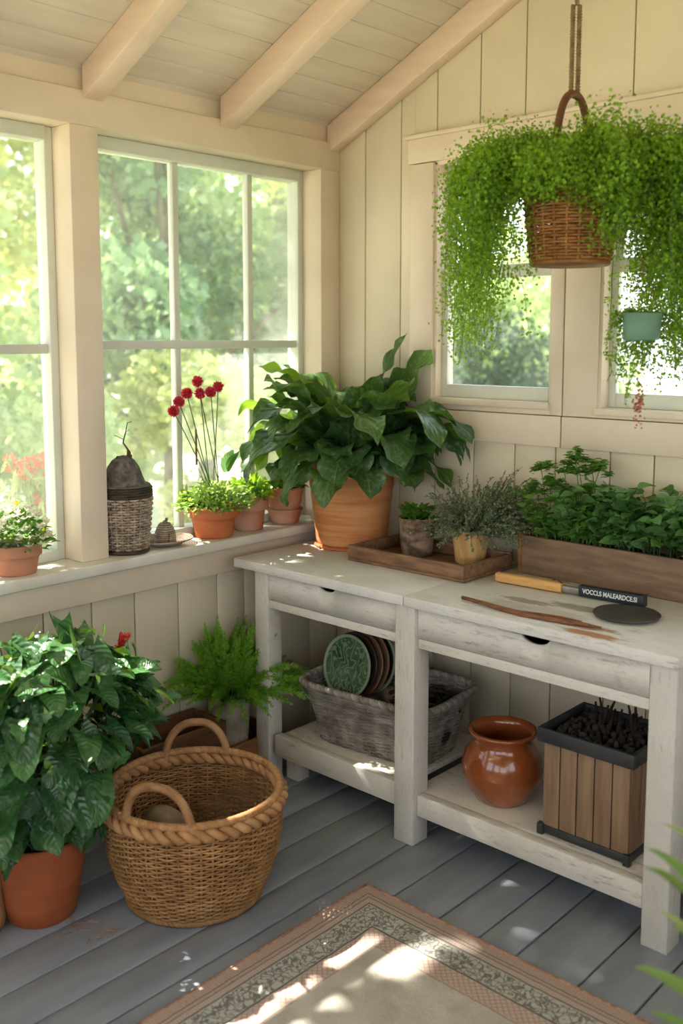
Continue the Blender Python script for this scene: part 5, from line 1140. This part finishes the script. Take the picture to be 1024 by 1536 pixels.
# unseen canopy added to block the sun, with gaps aimed at the sun patches
targets = [((-2.85, 1.64, .905), .07), ((-1.68, 1.66, 0), .040), ((-1.63, 1.73, 0), .035), ((-1.72, 1.585, 0), .04), ((-1.76, 1.66, 0), .02), ((-1.70, 1.74, 0), .02), ((-1.80, 1.60, 0), .022), ((-1.86, 1.63, 0), .015), ((-1.83, 1.55, 0), .02),
           ((-2.47, 1.42, .82), .085), ((-2.40, 1.27, .72), .06), ((-2.50, 1.62, .78), .05), ((-2.56, 1.52, .84), .07), ((-2.32, 1.36, .62), .05), ((-2.45, 1.24, .82), .09), ((-2.40, 1.62, .66), .05), ((-2.25, 1.50, .52), .05), ((-2.60, 1.35, .88), .06),
           ((-2.385, 2.44, .15), .012), ((-2.90, 2.42, 1.05), .07), ((-2.88, 2.62, 1.1), .06), ((-2.85, 2.75, 1.30), .08), ((-2.86, 1.52, 1.0), .06), ((-2.95, 1.5, 1.6), .05), ((-2.9, 2.9, 1.5), .06), ((-2.86, 2.3, .905), .04)]
m = MB(); n = 38000; HK = 1.35
# slab of leaves lying across the sun's path to the window wall
e1 = unit(np.cross(SUN, [0, 0, 1.0])); e2 = np.cross(e1, SUN); ctr0 = np.array([-3.0, 1.6, 1.5])-SUN*4.0
a = rs.uniform(-2.6, 2.6, n); b = rs.uniform(-1.75, 1.75, n); dd = rs.uniform(-.2, .2, n)
P = ctr0+a[:, None]*e1+b[:, None]*e2-dd[:, None]*SUN
keep = np.ones(n, bool)
for c_, rad in targets:
    v = P-np.array(c_); dist = np.linalg.norm(v-(v@SUN)[:, None]*SUN, axis=1); keep &= dist > rad*HK+.045
P = P[keep]; n = len(P)
ct_ = thing('sun_blocking_canopy', (-9.2, 1.0, -.5), 'unseen leaf canopy on a trunk, added to block the sun except in patches', 'tree')
m.leaves(T_OV, P, randdir(n)*.9-e1*0, -SUN+randdir(n)*.5, rs.uniform(.07, .11, n)); m.obj('crown', 'tree', ct_)
q = MB(); top = ctr0-np.array([.3, 0, 0]); q.tube(bez((-9.2, 1.0, -.5), (-9.0, .9, 3.5), top-[1.2, 0, .0], 12), np.linspace(.16, .07, 12), 10)
for i in range(9): e_ = ctr0+rs.uniform(-2.3, 2.3)*e1+rs.uniform(-1.2, 1.2)*e2-SUN*.30; q.tube(bez(top-[1.2, 0, 0], (top-[1.2, 0, 0])*.4+e_*.6-SUN*.15, e_, 8), np.linspace(.05, .012, 8), 6)
q.obj('trunk', 'trunk', ct_)
